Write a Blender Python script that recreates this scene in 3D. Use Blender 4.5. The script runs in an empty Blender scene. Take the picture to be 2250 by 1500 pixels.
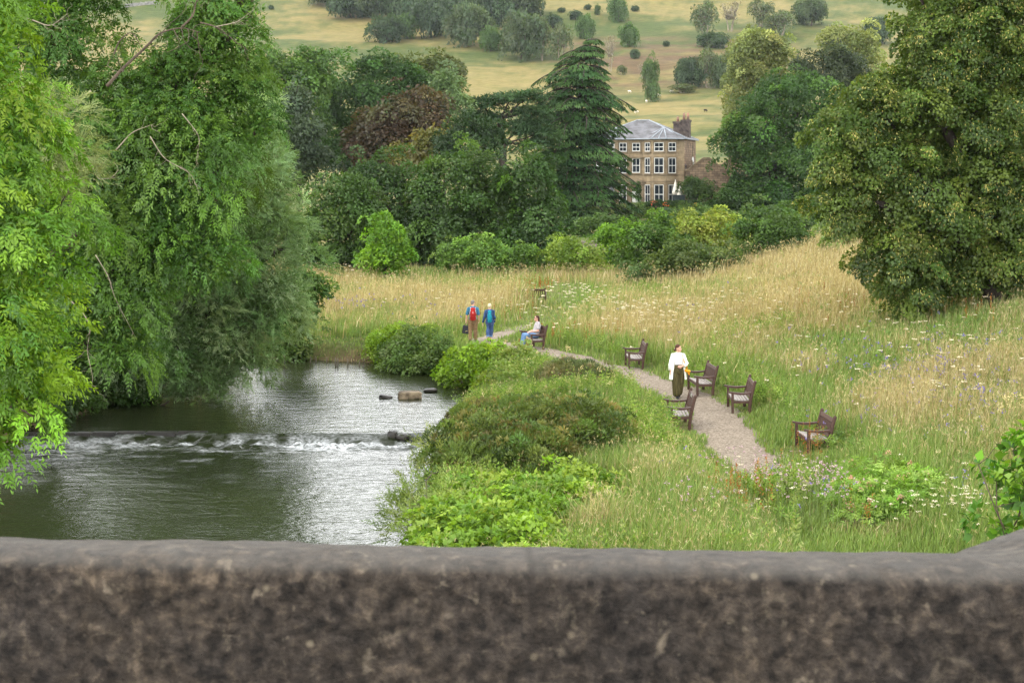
import bpy, bmesh, math, random
import numpy as np
from mathutils import Vector, Matrix

random.seed(5)
rng = np.random.default_rng(11)
S = bpy.context.scene
COL = S.collection
R = math.radians
F, CX, HY, CAMZ = 3125.0, 1125.0, 391.0, 6.8      # 50 mm lens seen in the photo's own pixels
RAD_EXPO = 0.0


def lin(r, g, b):
    f = lambda c: (c / 255 / 12.92) if c / 255 <= 0.04045 else ((c / 255 + 0.055) / 1.055) ** 2.4
    return np.array([f(r), f(g), f(b)])


def P(px, py, d):
    return np.array([(px - CX) / F * d, d, CAMZ - (py - HY) / F * d])


# ------------------------------------------------------------------ noise
def _hash(ix, iy, s):
    n = (ix.astype(np.int64) * 374761393 + iy.astype(np.int64) * 668265263 + s * 1274126177) & 0x7fffffff
    n = ((n ^ (n >> 13)) * 1274126177) & 0x7fffffff
    n = (n ^ (n >> 16)) & 0xffff
    return n / 65535.0


def vn(x, y, s=0):
    x = np.asarray(x, float); y = np.asarray(y, float)
    ix = np.floor(x); iy = np.floor(y)
    fx = x - ix; fy = y - iy
    fx = fx * fx * (3 - 2 * fx); fy = fy * fy * (3 - 2 * fy)
    a = _hash(ix, iy, s); b = _hash(ix + 1, iy, s); c = _hash(ix, iy + 1, s); d = _hash(ix + 1, iy + 1, s)
    return a + (b - a) * fx + (c - a) * fy + (a - b - c + d) * fx * fy


def fbm(x, y, s=0, o=4):
    t = 0; a = 0.5; n = 0
    for k in range(o):
        t = t + a * vn(x * 2 ** k, y * 2 ** k, s + k); n += a; a *= 0.5
    return t / n


def sstep(a, b, x):
    t = np.clip((x - a) / (b - a), 0, 1)
    return t * t * (3 - 2 * t)


def norm(v):
    return v / np.maximum(np.linalg.norm(v, axis=-1, keepdims=True), 1e-9)


# ------------------------------------------------------------------ river and path lines
RIGHT = [(-1.7, -40), (-1.9, 20), (-1.7, 30), (-1.9, 36), (-1.6, 43), (-0.5, 48), (-0.9, 51.5), (-2.7, 55),
         (-5.6, 57.6), (-10.5, 59.3), (-20, 61), (-70, 66)]
LEFT = [(-70, 52), (-25, 50.8), (-14.2, 49.6), (-13.8, 46), (-15.4, 40), (-17, 30), (-18, 20), (-18, -40)]
RIVER = np.array(RIGHT + LEFT, float)
PATH = np.array([(6.4, 20), (6.2, 25), (5.95, 30), (5.7, 33), (5.6, 36), (5.72, 38.5), (5.78, 41), (5.4, 44.4), (4.55, 47.3), (3.8, 50.2),
                 (2.5, 53.5), (0.6, 56.5), (-0.75, 58.6), (-1.2, 60), (-0.5, 62.2), (1, 66), (2.5, 74), (3, 90)], float)


def seg_dist(x, y, pts, closed=False):
    best = np.full(np.shape(x), 1e9)
    n = len(pts)
    for i in range(n if closed else n - 1):
        a = pts[i]; b = pts[(i + 1) % n]
        d = b - a
        t = np.clip(((x - a[0]) * d[0] + (y - a[1]) * d[1]) / (d @ d), 0, 1)
        best = np.minimum(best, np.hypot(x - a[0] - t * d[0], y - a[1] - t * d[1]))
    return best


def river_sd(x, y):
    d = seg_dist(x, y, RIVER, True)
    ins = np.zeros(np.shape(x), bool)
    n = len(RIVER)
    for i in range(n):
        a = RIVER[i]; b = RIVER[(i + 1) % n]
        c = ((a[1] > y) != (b[1] > y)) & (x < (b[0] - a[0]) * (y - a[1]) / (b[1] - a[1] + 1e-12) + a[0])
        ins ^= c
    return np.where(ins, -d, d)


def path_d(x, y):
    return seg_dist(x, y, PATH)


def h(x, y):
    x = np.asarray(x, float); y = np.asarray(y, float)
    sp = lambda t, w: w * np.log1p(np.exp(np.clip(t / w, -40, 40)))
    rise = 0.235 * sp(x - 8.6, 1.6) - 0.05 * sp(x - 22, 4)
    rise = rise * (1 - 0.75 * sstep(84, 125, y)) * sstep(4, 24, y)
    z = rise + 0.9 * sstep(100, 190, y) + 1.65 * sstep(203.5, 206, y) + (fbm(x / 7, y / 7, 3, 3) - 0.5) * 0.22
    s = np.maximum(0, y - 230)
    hill = 0.061 * s + 0.000282 * s * s
    s2 = 540.0
    hcap = 0.061 * s2 + 0.000282 * s2 * s2
    hill = np.where(s > s2, hcap + 14 * (1 - np.exp(-(s - s2) / 45)), hill)
    amp = np.clip(s / 150, 0, 1)
    hill = hill + amp * ((fbm(x / 90, y / 90, 9, 3) - 0.5) * 9 + (fbm(x / 28, y / 9, 21, 2) - 0.5) * 1.1)
    hill = hill - amp * 0.02 * x
    z = z + hill + 0.35 * sstep(206, 230, y)
    sd = river_sd(x, y)
    z = z - 0.42 * np.exp(-np.maximum(sd, 0) / 2.2) * (y < 75)
    far = (x < -3.4) & (y > 54)
    k = np.where(far, sstep(-0.8, 1.7, sd), sstep(-0.9, 0.45, sd + (fbm(x * 1.1, y * 1.1, 5, 2) - 0.5) * 0.5))
    return -2.1 + (z + 2.1) * k


def ground(px, py, dmin=12.0, dmax=900.0):
    d = np.concatenate([np.arange(dmin, 130, 0.05), np.arange(130, dmax, 0.4)])
    x = (px - CX) / F * d
    zr = CAMZ - (py - HY) / F * d
    hit = np.nonzero(zr <= h(x, d))[0]
    i = hit[0] if len(hit) else len(d) - 1
    return np.array([x[i], d[i], float(h(x[i], d[i]))])


def gpt(px, d):
    x = (px - CX) / F * d
    return np.array([x, d, float(h(x, d))])


# ------------------------------------------------------------------ mesh helpers
def mesh_np(name, V, faces_idx, loop_start, mat, col=None, smooth=False):
    me = bpy.data.meshes.new(name)
    me.vertices.add(len(V)); me.vertices.foreach_set('co', np.ascontiguousarray(V, np.float32).ravel())
    me.loops.add(len(faces_idx)); me.loops.foreach_set('vertex_index', np.ascontiguousarray(faces_idx, np.int32))
    me.polygons.add(len(loop_start)); me.polygons.foreach_set('loop_start', np.ascontiguousarray(loop_start, np.int32))
    if smooth:
        me.polygons.foreach_set('use_smooth', np.ones(len(loop_start), bool))
    me.update(calc_edges=True)
    if col is not None:
        a = me.attributes.new('col', 'FLOAT_VECTOR', 'FACE' if len(col) == len(loop_start) else 'POINT')
        a.data.foreach_set('vector', np.ascontiguousarray(col, np.float32).ravel())
    me.materials.append(mat)
    return me


def link(name, me, parent=None, loc=None):
    o = bpy.data.objects.new(name, me)
    COL.objects.link(o)
    if parent is not None:
        o.parent = parent
    if loc is not None:
        o.location = [float(c) for c in loc]
    return o


def tag(o, label=None, cat=None, group=None, kind=None):
    if label: o['label'] = label
    if cat: o['category'] = cat
    if group: o['group'] = group
    if kind: o['kind'] = kind
    return o


def empty(name, loc, label, cat, group=None, rz=0.0):
    o = bpy.data.objects.new(name, None)
    COL.objects.link(o)
    o.location = [float(c) for c in loc]
    o.rotation_euler = (0, 0, rz)
    o.empty_display_size = 0.2
    return tag(o, label, cat, group)


def copy_tree(o, parent=None):
    c = o.copy(); COL.objects.link(c)
    if parent is not None:
        c.parent = parent
    for ch in list(o.children):
        copy_tree(ch, c)
    return c


class MB:
    """collects shapes into one mesh"""
    def __init__(s): s.v = []; s.f = []; s.n = 0; s.sm = []

    def add(s, V, Fs, smooth=False):
        V = np.asarray(V, float)
        s.v.append(V)
        for f in Fs:
            s.f.append([i + s.n for i in f]); s.sm.append(smooth)
        s.n += len(V)
        return s

    def box(s, lo, hi, M=None, b=0.0):
        x0, y0, z0 = lo; x1, y1, z1 = hi
        if b <= 0:
            V = [(x0, y0, z0), (x1, y0, z0), (x1, y1, z0), (x0, y1, z0), (x0, y0, z1), (x1, y0, z1), (x1, y1, z1), (x0, y1, z1)]
            Fs = [(3, 2, 1, 0), (4, 5, 6, 7), (0, 1, 5, 4), (1, 2, 6, 5), (2, 3, 7, 6), (3, 0, 4, 7)]
        else:
            bm = bmesh.new()
            bmesh.ops.create_cube(bm, size=1)
            for v in bm.verts:
                v.co = Vector(((x0 + x1) / 2 + v.co.x * (x1 - x0), (y0 + y1) / 2 + v.co.y * (y1 - y0), (z0 + z1) / 2 + v.co.z * (z1 - z0)))
            bmesh.ops.bevel(bm, geom=bm.edges[:], offset=b, segments=2, affect='EDGES')
            bm.verts.index_update()
            V = [tuple(v.co) for v in bm.verts]; Fs = [[v.index for v in f.verts] for f in bm.faces]
            bm.free()
        V = np.array(V, float)
        if M is not None:
            V = V @ np.array(M.to_3x3()).T + np.array(M.translation)
        return s.add(V, Fs)

    def prism(s, poly, z0, z1, M=None):
        n = len(poly)
        V = np.array([(p[0], p[1], z0) for p in poly] + [(p[0], p[1], z1) for p in poly], float)
        Fs = [tuple(range(n))[::-1], tuple(range(n, 2 * n))] + [(i, (i + 1) % n, n + (i + 1) % n, n + i) for i in range(n)]
        if M is not None:
            V = V @ np.array(M.to_3x3()).T + np.array(M.translation)
        return s.add(V, Fs)

    def tube(s, pts, ra, rb=None, seg=8, cap=True, ref=(0, 0, 1), rnd=0):
        pts = np.asarray(pts, float); n = len(pts)
        ra = np.broadcast_to(np.asarray(ra, float), (n,)); rb = ra if rb is None else np.broadcast_to(np.asarray(rb, float), (n,))
        T = np.gradient(pts, axis=0); T = norm(T)
        ref = np.asarray(ref, float)
        A = np.cross(np.broadcast_to(ref, T.shape), T)
        bad = np.linalg.norm(A, axis=1) < 0.15
        A[bad] = np.cross(np.broadcast_to(np.array([1.0, 0.02, 0]), T.shape), T)[bad]
        A = norm(A); B = np.cross(T, A)
        th = np.arange(seg) * 2 * np.pi / seg
        V = (pts[:, None] + A[:, None] * (np.cos(th)[None, :, None] * ra[:, None, None]) + B[:, None] * (np.sin(th)[None, :, None] * rb[:, None, None])).reshape(-1, 3)
        Fs = []
        for i in range(n - 1):
            for k in range(seg):
                k2 = (k + 1) % seg
                Fs.append((i * seg + k, i * seg + k2, (i + 1) * seg + k2, (i + 1) * seg + k))
        if cap:
            Fs.append(tuple(range(seg))[::-1]); Fs.append(tuple((n - 1) * seg + k for k in range(seg)))
        return s.add(V, Fs, True)

    def cap_tube(s, pts, ra, rb=None, seg=10, ref=(0, 0, 1)):
        """tube with rounded ends"""
        pts = np.asarray(pts, float); n = len(pts)
        ra = np.array(np.broadcast_to(np.asarray(ra, float), (n,))); rb = ra.copy() if rb is None else np.array(np.broadcast_to(np.asarray(rb, float), (n,)))
        d0 = norm(pts[0] - pts[1]); d1 = norm(pts[-1] - pts[-2])
        hp, ha, hb = [], [], []
        for q in (0.98, 0.8, 0.45):
            w = math.sqrt(1 - q * q)
            hp.append(pts[0] + d0 * q * min(ra[0], rb[0])); ha.append(ra[0] * w); hb.append(rb[0] * w)
        tp, ta, tb = [], [], []
        for q in (0.45, 0.8, 0.98):
            w = math.sqrt(1 - q * q)
            tp.append(pts[-1] + d1 * q * min(ra[-1], rb[-1])); ta.append(ra[-1] * w); tb.append(rb[-1] * w)
        return s.tube(np.vstack([hp, pts, tp]), np.concatenate([ha, ra, ta]), np.concatenate([hb, rb, tb]), seg, True, ref)

    def ball(s, c, r, seg=14, rings=9, M=None):
        c = np.asarray(c, float); r = np.broadcast_to(np.asarray(r, float), (3,))
        V = [(0, 0, -1)]
        for i in range(1, rings):
            ph = -math.pi / 2 + math.pi * i / rings
            for k in range(seg):
                th = 2 * math.pi * k / seg
                V.append((math.cos(ph) * math.cos(th), math.cos(ph) * math.sin(th), math.sin(ph)))
        V.append((0, 0, 1))
        V = np.array(V) * r
        if M is not None:
            V = V @ np.array(M.to_3x3()).T
        V = V + c
        Fs = [(0, 1 + (k + 1) % seg, 1 + k) for k in range(seg)]
        for i in range(rings - 2):
            for k in range(seg):
                a = 1 + i * seg; k2 = (k + 1) % seg
                Fs.append((a + k, a + k2, a + seg + k2, a + seg + k))
        a = 1 + (rings - 2) * seg; t = len(V) - 1
        Fs += [(a + k, a + (k + 1) % seg, t) for k in range(seg)]
        return s.add(V, Fs, True)

    def mesh(s, name, mat, smooth=None):
        me = bpy.data.meshes.new(name)
        V = np.vstack(s.v)
        me.from_pydata(V.tolist(), [], s.f)
        me.polygons.foreach_set('use_smooth', np.array(s.sm if smooth is None else [smooth] * len(s.f), bool))
        me.materials.append(mat)
        me.update()
        return me

    def build(s, name, mat, parent=None, loc=None, smooth=None):
        return link(name, s.mesh(name, mat, smooth), parent, loc)


# ------------------------------------------------------------------ materials
def new_mat(name):
    m = bpy.data.materials.new(name); m.use_nodes = True
    nt = m.node_tree
    for n in list(nt.nodes): nt.nodes.remove(n)
    return m, nt, nt.nodes.new('ShaderNodeOutputMaterial')


def mix_rgb(nt, blend, fac, a, b):
    n = nt.nodes.new('ShaderNodeMix'); n.data_type = 'RGBA'; n.blend_type = blend
    for sock, v in ((n.inputs['Factor'], fac), (n.inputs[6], a), (n.inputs[7], b)):
        if isinstance(v, bpy.types.NodeSocket): nt.links.new(v, sock)
        elif isinstance(v, (int, float)): sock.default_value = v
        else: sock.default_value = (*[float(c) for c in v][:3], 1)
    return n.outputs[2]


def noise_node(nt, scale, detail=4, rough=0.6, vec=None, dist=0.0):
    n = nt.nodes.new('ShaderNodeTexNoise'); n.inputs['Scale'].default_value = scale
    n.inputs['Detail'].default_value = detail; n.inputs['Roughness'].default_value = rough; n.inputs['Distortion'].default_value = dist
    if vec is not None: nt.links.new(vec, n.inputs['Vector'])
    return n.outputs['Fac']


def ramp(nt, fac, stops):
    n = nt.nodes.new('ShaderNodeValToRGB'); cr = n.color_ramp
    while len(cr.elements) < len(stops): cr.elements.new(0.5)
    for e, (p, c) in zip(cr.elements, stops):
        e.position = p
        c = (c, c, c) if isinstance(c, (int, float)) else c
        e.color = (*[float(q) for q in c][:3], 1)
    nt.links.new(fac, n.inputs['Fac'])
    return n.outputs['Color']


def obj_vec(nt, sc=(1, 1, 1)):
    t = nt.nodes.new('ShaderNodeTexCoord'); mp = nt.nodes.new('ShaderNodeMapping')
    mp.inputs['Scale'].default_value = sc
    nt.links.new(t.outputs['Object'], mp.inputs['Vector'])
    return mp.outputs['Vector']


def bump(nt, hgt, strength, dist):
    b = nt.nodes.new('ShaderNodeBump'); b.inputs['Strength'].default_value = strength; b.inputs['Distance'].default_value = dist
    nt.links.new(hgt, b.inputs['Height'])
    return b.outputs['Normal']


def leaf_mat(name, transl=0.32, gloss=0.05, rough=0.45, nscale=1.5, tint=(1.25, 1.2, 0.6)):
    m, nt, out = new_mat(name)
    at = nt.nodes.new('ShaderNodeAttribute'); at.attribute_name = 'col'
    c = mix_rgb(nt, 'MULTIPLY', 0.35, at.outputs['Color'], ramp(nt, noise_node(nt, nscale, 3, 0.6, obj_vec(nt)), [(0.3, 0.7), (0.7, 1.25)]))
    d = nt.nodes.new('ShaderNodeBsdfDiffuse'); t = nt.nodes.new('ShaderNodeBsdfTranslucent'); g = nt.nodes.new('ShaderNodeBsdfGlossy')
    g.inputs['Roughness'].default_value = rough
    nt.links.new(c, d.inputs['Color'])
    nt.links.new(mix_rgb(nt, 'MULTIPLY', 1.0, c, tint), t.inputs['Color'])
    a = nt.nodes.new('ShaderNodeMixShader'); a.inputs[0].default_value = transl
    nt.links.new(d.outputs[0], a.inputs[1]); nt.links.new(t.outputs[0], a.inputs[2])
    if gloss > 0:
        b = nt.nodes.new('ShaderNodeMixShader'); b.inputs[0].default_value = gloss
        nt.links.new(a.outputs[0], b.inputs[1]); nt.links.new(g.outputs[0], b.inputs[2])
        a = b
    nt.links.new(a.outputs[0], out.inputs['Surface'])
    return m


def simple_mat(name, col, rough=0.7, col2=None, nscale=8.0, stretch=(1, 1, 1), bmp=0.0, bdist=0.01, spec=0.3, detail=5, lo=0.35, hi=0.65, metal=0.0):
    m, nt, out = new_mat(name)
    p = nt.nodes.new('ShaderNodeBsdfPrincipled')
    p.inputs['Roughness'].default_value = rough; p.inputs['Specular IOR Level'].default_value = spec; p.inputs['Metallic'].default_value = metal
    col = np.asarray(col); col2 = col * 0.72 if col2 is None else np.asarray(col2)
    nz = noise_node(nt, nscale, detail, 0.6, obj_vec(nt, stretch))
    nt.links.new(ramp(nt, nz, [(lo, col2), (hi, col)]), p.inputs['Base Color'])
    if bmp > 0: nt.links.new(bump(nt, nz, bmp, bdist), p.inputs['Normal'])
    nt.links.new(p.outputs[0], out.inputs['Surface'])
    return m


M_LEAF = leaf_mat('leaf', 0.34, 0.022)
M_LEAFM = leaf_mat('leaf_matt', 0.28, 0.01)
M_GRASS = leaf_mat('grass_blades', 0.3, 0.015, 0.5)
M_PETAL = leaf_mat('petals', 0.25, 0.0, 0.45, 1.5, (1, 1, 1))
M_BARK = simple_mat('bark', lin(92, 80, 66), 0.9, lin(52, 46, 38), 6, (1, 1, 0.25), 0.6, 0.03, 0.2)
M_BARKD = simple_mat('dark_bark', lin(70, 62, 54), 0.9, lin(40, 36, 31), 6, (1, 1, 0.25), 0.6, 0.03, 0.2)
M_TWIG = simple_mat('grey_twigs', lin(150, 140, 118), 0.9, lin(105, 97, 82), 5, (1, 1, 1), 0.2, 0.01, 0.2)

# ------------------------------------------------------------------ camera, world, sun
cam = bpy.data.cameras.new('camera'); co = bpy.data.objects.new('camera', cam); COL.objects.link(co); S.camera = co
co.location = (0, 0, CAMZ); co.rotation_euler = (R(90), 0, 0)
cam.sensor_width = 36; cam.lens = 50; cam.shift_y = -(750 - HY) / 2250
cam.clip_start = 0.05; cam.clip_end = 6000
cam.dof.use_dof = True; cam.dof.focus_distance = 46; cam.dof.aperture_fstop = 16.0

SUN_EL, SUN_AZ = R(57), R(-104)     # azimuth measured from +Y towards +X: high on the left
w = bpy.data.worlds.new('World'); S.world = w; w.use_nodes = True
nt = w.node_tree
for n in list(nt.nodes): nt.nodes.remove(n)
out = nt.nodes.new('ShaderNodeOutputWorld'); bg = nt.nodes.new('ShaderNodeBackground')
sky = nt.nodes.new('ShaderNodeTexSky'); sky.sky_type = 'NISHITA'; sky.sun_disc = False
sky.sun_elevation = SUN_EL; sky.sun_rotation = SUN_AZ; sky.air_density = 1.0; sky.dust_density = 3.0; sky.ozone_density = 1.0
tc = nt.nodes.new('ShaderNodeTexCoord'); mp = nt.nodes.new('ShaderNodeMapping'); mp.inputs['Scale'].default_value = (1.6, 1.6, 4.5)
nt.links.new(tc.outputs['Generated'], mp.inputs['Vector'])
cn = noise_node(nt, 1.6, 5, 0.55, mp.outputs['Vector'], 0.4)
cloudc = ramp(nt, cn, [(0.25, (7.6, 7.9, 8.3)), (0.5, (11.0, 11.1, 11.2)), (0.75, (14.5, 14.3, 14.0))])
sepd = nt.nodes.new('ShaderNodeSeparateXYZ'); nt.links.new(tc.outputs['Generated'], sepd.inputs[0])
low = ramp(nt, sepd.outputs[2], [(0.08, 1.9), (0.22, 2.5), (0.45, 2.0), (0.62, 1.1), (0.9, 0.9)])
cloudc = mix_rgb(nt, 'MULTIPLY', 1.0, cloudc, low)
cover = ramp(nt, cn, [(0.28, 0.74), (0.42, 0.93)])
nt.links.new(mix_rgb(nt, 'MIX', cover, sky.outputs['Color'], cloudc), bg.inputs['Color'])
bg.inputs['Strength'].default_value = 0.12
nt.links.new(bg.outputs[0], out.inputs['Surface'])
sl = bpy.data.lights.new('sun', 'SUN'); sl.energy = 1.4; sl.angle = R(14); sl.color = (1.0, 0.955, 0.88)
so = bpy.data.objects.new('sun', sl); COL.objects.link(so)
sd_ = Vector((math.sin(SUN_AZ) * math.cos(SUN_EL), math.cos(SUN_AZ) * math.cos(SUN_EL), math.sin(SUN_EL)))
so.rotation_euler = sd_.to_track_quat('Z', 'Y').to_euler(); so.location = (-30, -40, 90)

S.view_settings.view_transform = 'Standard'; S.view_settings.look = 'None'; S.view_settings.gamma = 1; S.view_settings.exposure = 0.85
S.render.engine = 'CYCLES'
cy = S.cycles
cy.max_bounces = 6; cy.diffuse_bounces = 4; cy.glossy_bounces = 3; cy.transmission_bounces = 3; cy.transparent_max_bounces = 4
cy.sample_clamp_indirect = 6; cy.caustics_reflective = False; cy.caustics_refractive = False
cy.use_adaptive_sampling = True; cy.adaptive_threshold = 0.012
cy.use_denoising = True
try:
    cy.denoiser = 'OPENIMAGEDENOISE'; cy.denoising_input_passes = 'RGB_ALBEDO_NORMAL'; cy.denoising_prefilter = 'NONE'
except Exception:
    pass

# ------------------------------------------------------------------ ground
def ground_cols(x, y):
    """the soil's own colour: turf, dry pasture, bank earth"""
    n1 = fbm(x / 14, y / 14, 31, 4); n2 = fbm(x / 3, y / 3, 41, 3)
    turf = lin(84, 94, 52); dry = lin(122, 114, 78); brown = lin(120, 100, 72)
    t = np.clip((n1 - 0.38) * 3.2 + (n2 - 0.5), 0, 1)[..., None]
    c = turf * (1 - t) + dry * t
    s = np.clip((y - 225) / 60, 0, 1)[..., None]
    hn = fbm(x / 60 + y / 300, y / 40, 51, 5); hm = fbm(x / 16, y / 4.5, 61, 4); hk = fbm(x / 4, y / 1.6, 71, 3)
    hd = np.clip((hn - 0.5) * 3.4 + 0.46 + (hm - 0.5) * 1.6 + (hk - 0.5) * 1.2, 0, 1)[..., None]
    hc = lin(72, 82, 46) * (1 - hd) + lin(120, 109, 72) * hd
    ix = CX + x / np.maximum(y, 1) * F; 
    # worn brown bank right of the middle of the hillside
    wb = sstep(1170, 1300, ix) * (1 - sstep(1640, 1800, ix)) * sstep(470, 505, y) * (1 - sstep(585, 625, y))
    wb = (wb * np.clip(0.25 + (hm - 0.42) * 3.5, 0, 1))[..., None]
    hc = hc * (1 - wb) + (lin(98, 80, 62) * (1 - hk[..., None] * 0.3)) * wb
    c = c * (1 - s) + hc * s
    sd = river_sd(x, y)
    e = (1 - sstep(0.5, 1.7, sd + (n2 - 0.5)))[..., None] * (y < 80)[..., None]
    c = c * (1 - e) + (lin(98, 84, 66) * (0.45 + 1.0 * fbm(x * 2.2, y * 2.2, 47, 3)[..., None])) * e
    return c


ys = np.concatenate([np.arange(-60, 18, 3.0), np.arange(18, 66, 0.32), 66 * 1.0105 ** np.arange(0, 270), [1150]])
us = np.linspace(-1, 1, 420)
us = np.sign(us) * (0.72 * np.abs(us) + 0.28 * np.abs(us) ** 3)
W_ = np.maximum(26, np.abs(ys) * 0.46 + 8) + np.clip((np.abs(ys) - 1000), 0, 1e9) * 0.6
X = us[None, :] * W_[:, None]; Y = np.repeat(ys[:, None], len(us), 1)
Z = h(X, Y)
V = np.stack([X, Y, Z], -1).reshape(-1, 3)
a = (np.arange(len(ys) - 1)[:, None] * len(us) + np.arange(len(us) - 1)[None, :]).ravel()
fi = np.stack([a, a + 1, a + len(us) + 1, a + len(us)], -1)
gm, nt, out = new_mat('ground_turf')
p = nt.nodes.new('ShaderNodeBsdfPrincipled'); p.inputs['Roughness'].default_value = 0.95; p.inputs['Specular IOR Level'].default_value = 0.1
at = nt.nodes.new('ShaderNodeAttribute'); at.attribute_name = 'col'
n1 = noise_node(nt, 0.9, 6, 0.7, obj_vec(nt, (0.35, 1, 1)))
n2 = noise_node(nt, 0.12, 5, 0.65, obj_vec(nt, (0.5, 1, 1)))
c = mix_rgb(nt, 'MULTIPLY', 1.0, at.outputs['Color'], ramp(nt, n1, [(0.3, (0.62, 0.66, 0.6)), (0.68, (1.2, 1.18, 1.15))]))
c = mix_rgb(nt, 'MULTIPLY', 0.8, c, ramp(nt, n2, [(0.35, (0.82, 0.92, 0.75)), (0.65, (1.12, 1.06, 1.02))]))
nt.links.new(c, p.inputs['Base Color']); nt.links.new(bump(nt, n1, 0.6, 0.25), p.inputs['Normal'])
nt.links.new(p.outputs[0], out.inputs['Surface'])
g = link('ground', mesh_np('ground', V, fi.ravel(), np.arange(len(fi)) * 4, gm, ground_cols(V[:, 0], V[:, 1]), True))
tag(g, kind='structure')

# ------------------------------------------------------------------ path
def dense(pts, step=0.25):
    pts = np.asarray(pts, float)
    t = np.concatenate([[0], np.cumsum(np.linalg.norm(np.diff(pts, axis=0), axis=1))])
    q = np.arange(0, t[-1], step)
    # smooth by averaging a linear resample
    L = np.stack([np.interp(q, t, pts[:, k]) for k in range(pts.shape[1])], -1)
    for _ in range(10):
        L[1:-1] = (L[:-2] + 2 * L[1:-1] + L[2:]) / 4
    return L


pc = dense(PATH[:-2], 0.2)
T = norm(np.gradient(pc, axis=0)); N = np.stack([-T[:, 1], T[:, 0]], -1)
hw = 0.86 + 0.16 * (1 - sstep(33, 39, pc[:, 1])) - 0.3 * sstep(55, 60, pc[:, 1])
k = 11
uu = np.linspace(-1, 1, k)
eL = (fbm(pc[:, 1] * 0.9, pc[:, 0], 81, 3) - 0.5) * 0.55; eR = (fbm(pc[:, 1] * 0.9, pc[:, 0], 91, 3) - 0.5) * 0.55
off = uu[None, :] * hw[:, None] + np.where(uu[None, :] < 0, -eL[:, None] * -uu[None, :], eR[:, None] * uu[None, :])
PX = pc[:, None, 0] + N[:, None, 0] * off; PY = pc[:, None, 1] + N[:, None, 1] * off
PZ = h(PX, PY) + 0.03 - 0.022 * np.abs(uu)[None, :] ** 4
V = np.stack([PX, PY, PZ], -1).reshape(-1, 3)
a = (np.arange(len(pc) - 1)[:, None] * k + np.arange(k - 1)[None, :]).ravel()
fi = np.stack([a, a + 1, a + k + 1, a + k], -1)
pm, nt, out = new_mat('gravel')
p = nt.nodes.new('ShaderNodeBsdfPrincipled'); p.inputs['Roughness'].default_value = 0.9; p.inputs['Specular IOR Level'].default_value = 0.15
v1 = nt.nodes.new('ShaderNodeTexVoronoi'); v1.inputs['Scale'].default_value = 24; nt.links.new(obj_vec(nt), v1.inputs['Vector'])
n1 = noise_node(nt, 1.2, 5, 0.65, obj_vec(nt)); n2 = noise_node(nt, 30, 4, 0.7, obj_vec(nt))
c = ramp(nt, v1.outputs['Color'], [(0.2, lin(102, 92, 80)), (0.8, lin(146, 134, 119))])
c = mix_rgb(nt, 'MULTIPLY', 0.9, c, ramp(nt, n1, [(0.3, (0.8, 0.78, 0.76)), (0.7, (1.1, 1.1, 1.08))]))
c = mix_rgb(nt, 'MULTIPLY', 0.7, c, ramp(nt, n2, [(0.3, 0.7), (0.7, 1.2)]))
nt.links.new(c, p.inputs['Base Color']); nt.links.new(bump(nt, v1.outputs['Distance'], 0.6, 0.02), p.inputs['Normal'])
nt.links.new(p.outputs[0], out.inputs['Surface'])
tag(link('path', mesh_np('path', V, fi.ravel(), np.arange(len(fi)) * 4, pm, None, True)), kind='structure')

# ------------------------------------------------------------------ river
WU, WL, YW = -0.80, -1.06, 42.55
wys = np.concatenate([np.arange(-40, 24, 2.0), np.arange(24, 40.2, 0.25), np.arange(40.2, 43.4, 0.04), np.arange(43.4, 68, 0.25)])
wxs = np.concatenate([np.arange(-72, -17, 2.0), np.arange(-17, 0.6, 0.07)])
X, Y = np.meshgrid(wxs, wys)
yw = YW + (fbm(X * 0.5, X * 0, 101, 3) - 0.5) * 0.5
t = sstep(-0.62, 0.02, Y - yw)
Z = WL + (WU - WL) * t
foot = np.exp(-((Y - yw + 0.75) / 0.5) ** 2) * (0.65 + 0.6 * sstep(-15, -7, X))
tail = np.exp(-np.maximum(0, yw - 0.8 - Y) / 1.6) * (Y < yw - 0.5)
Z += foot * (fbm(X * 3.5, Y * 4.5, 111, 3) - 0.42) * 0.22 + tail * (fbm(X * 2.6, Y * 3.6, 121, 3) - 0.5) * 0.14
Z += (1 - t) * (fbm(X * 0.55, Y * 0.9, 131, 3) - 0.5) * 0.05
V = np.stack([X, Y, Z], -1).reshape(-1, 3)
nx = len(wxs)
a = (np.arange(len(wys) - 1)[:, None] * nx + np.arange(nx - 1)[None, :]).ravel()
fi = np.stack([a, a + 1, a + nx + 1, a + nx], -1)
foam = np.clip(foot * 0.66 * np.clip((fbm(X * 2.2, Y * 3.2, 141, 4) - 0.40) * 4.5, 0, 1) + tail * np.clip((fbm(X * 0.8, Y * 3.4, 151, 4) - 0.56) * 5, 0, 1) * 0.75, 0, 1)
foam += np.clip((fbm(X * 0.9, Y * 4.0, 161, 4) - 0.74) * 9, 0, 1) * (Y < yw - 1) * 0.08 * (Y > 36)
wm, nt, out = new_mat('river_water')
p = nt.nodes.new('ShaderNodeBsdfPrincipled'); p.inputs['Roughness'].default_value = 0.13; p.inputs['IOR'].default_value = 1.333
p.inputs['Base Color'].default_value = (*[float(q) for q in lin(38, 44, 24)], 1)
w1 = noise_node(nt, 1.7, 3, 0.55, obj_vec(nt, (0.8, 1.5, 1)), 0.6)
w2 = noise_node(nt, 6.5, 3, 0.6, obj_vec(nt, (0.75, 1.25, 1)), 0.4)
ad = nt.nodes.new('ShaderNodeMath'); ad.operation = 'MULTIPLY_ADD'; ad.inputs[1].default_value = 0.42
nt.links.new(w2, ad.inputs[0]); nt.links.new(w1, ad.inputs[2])
nt.links.new(bump(nt, ad.outputs[0], 1.0, 0.042), p.inputs['Normal'])
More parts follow.
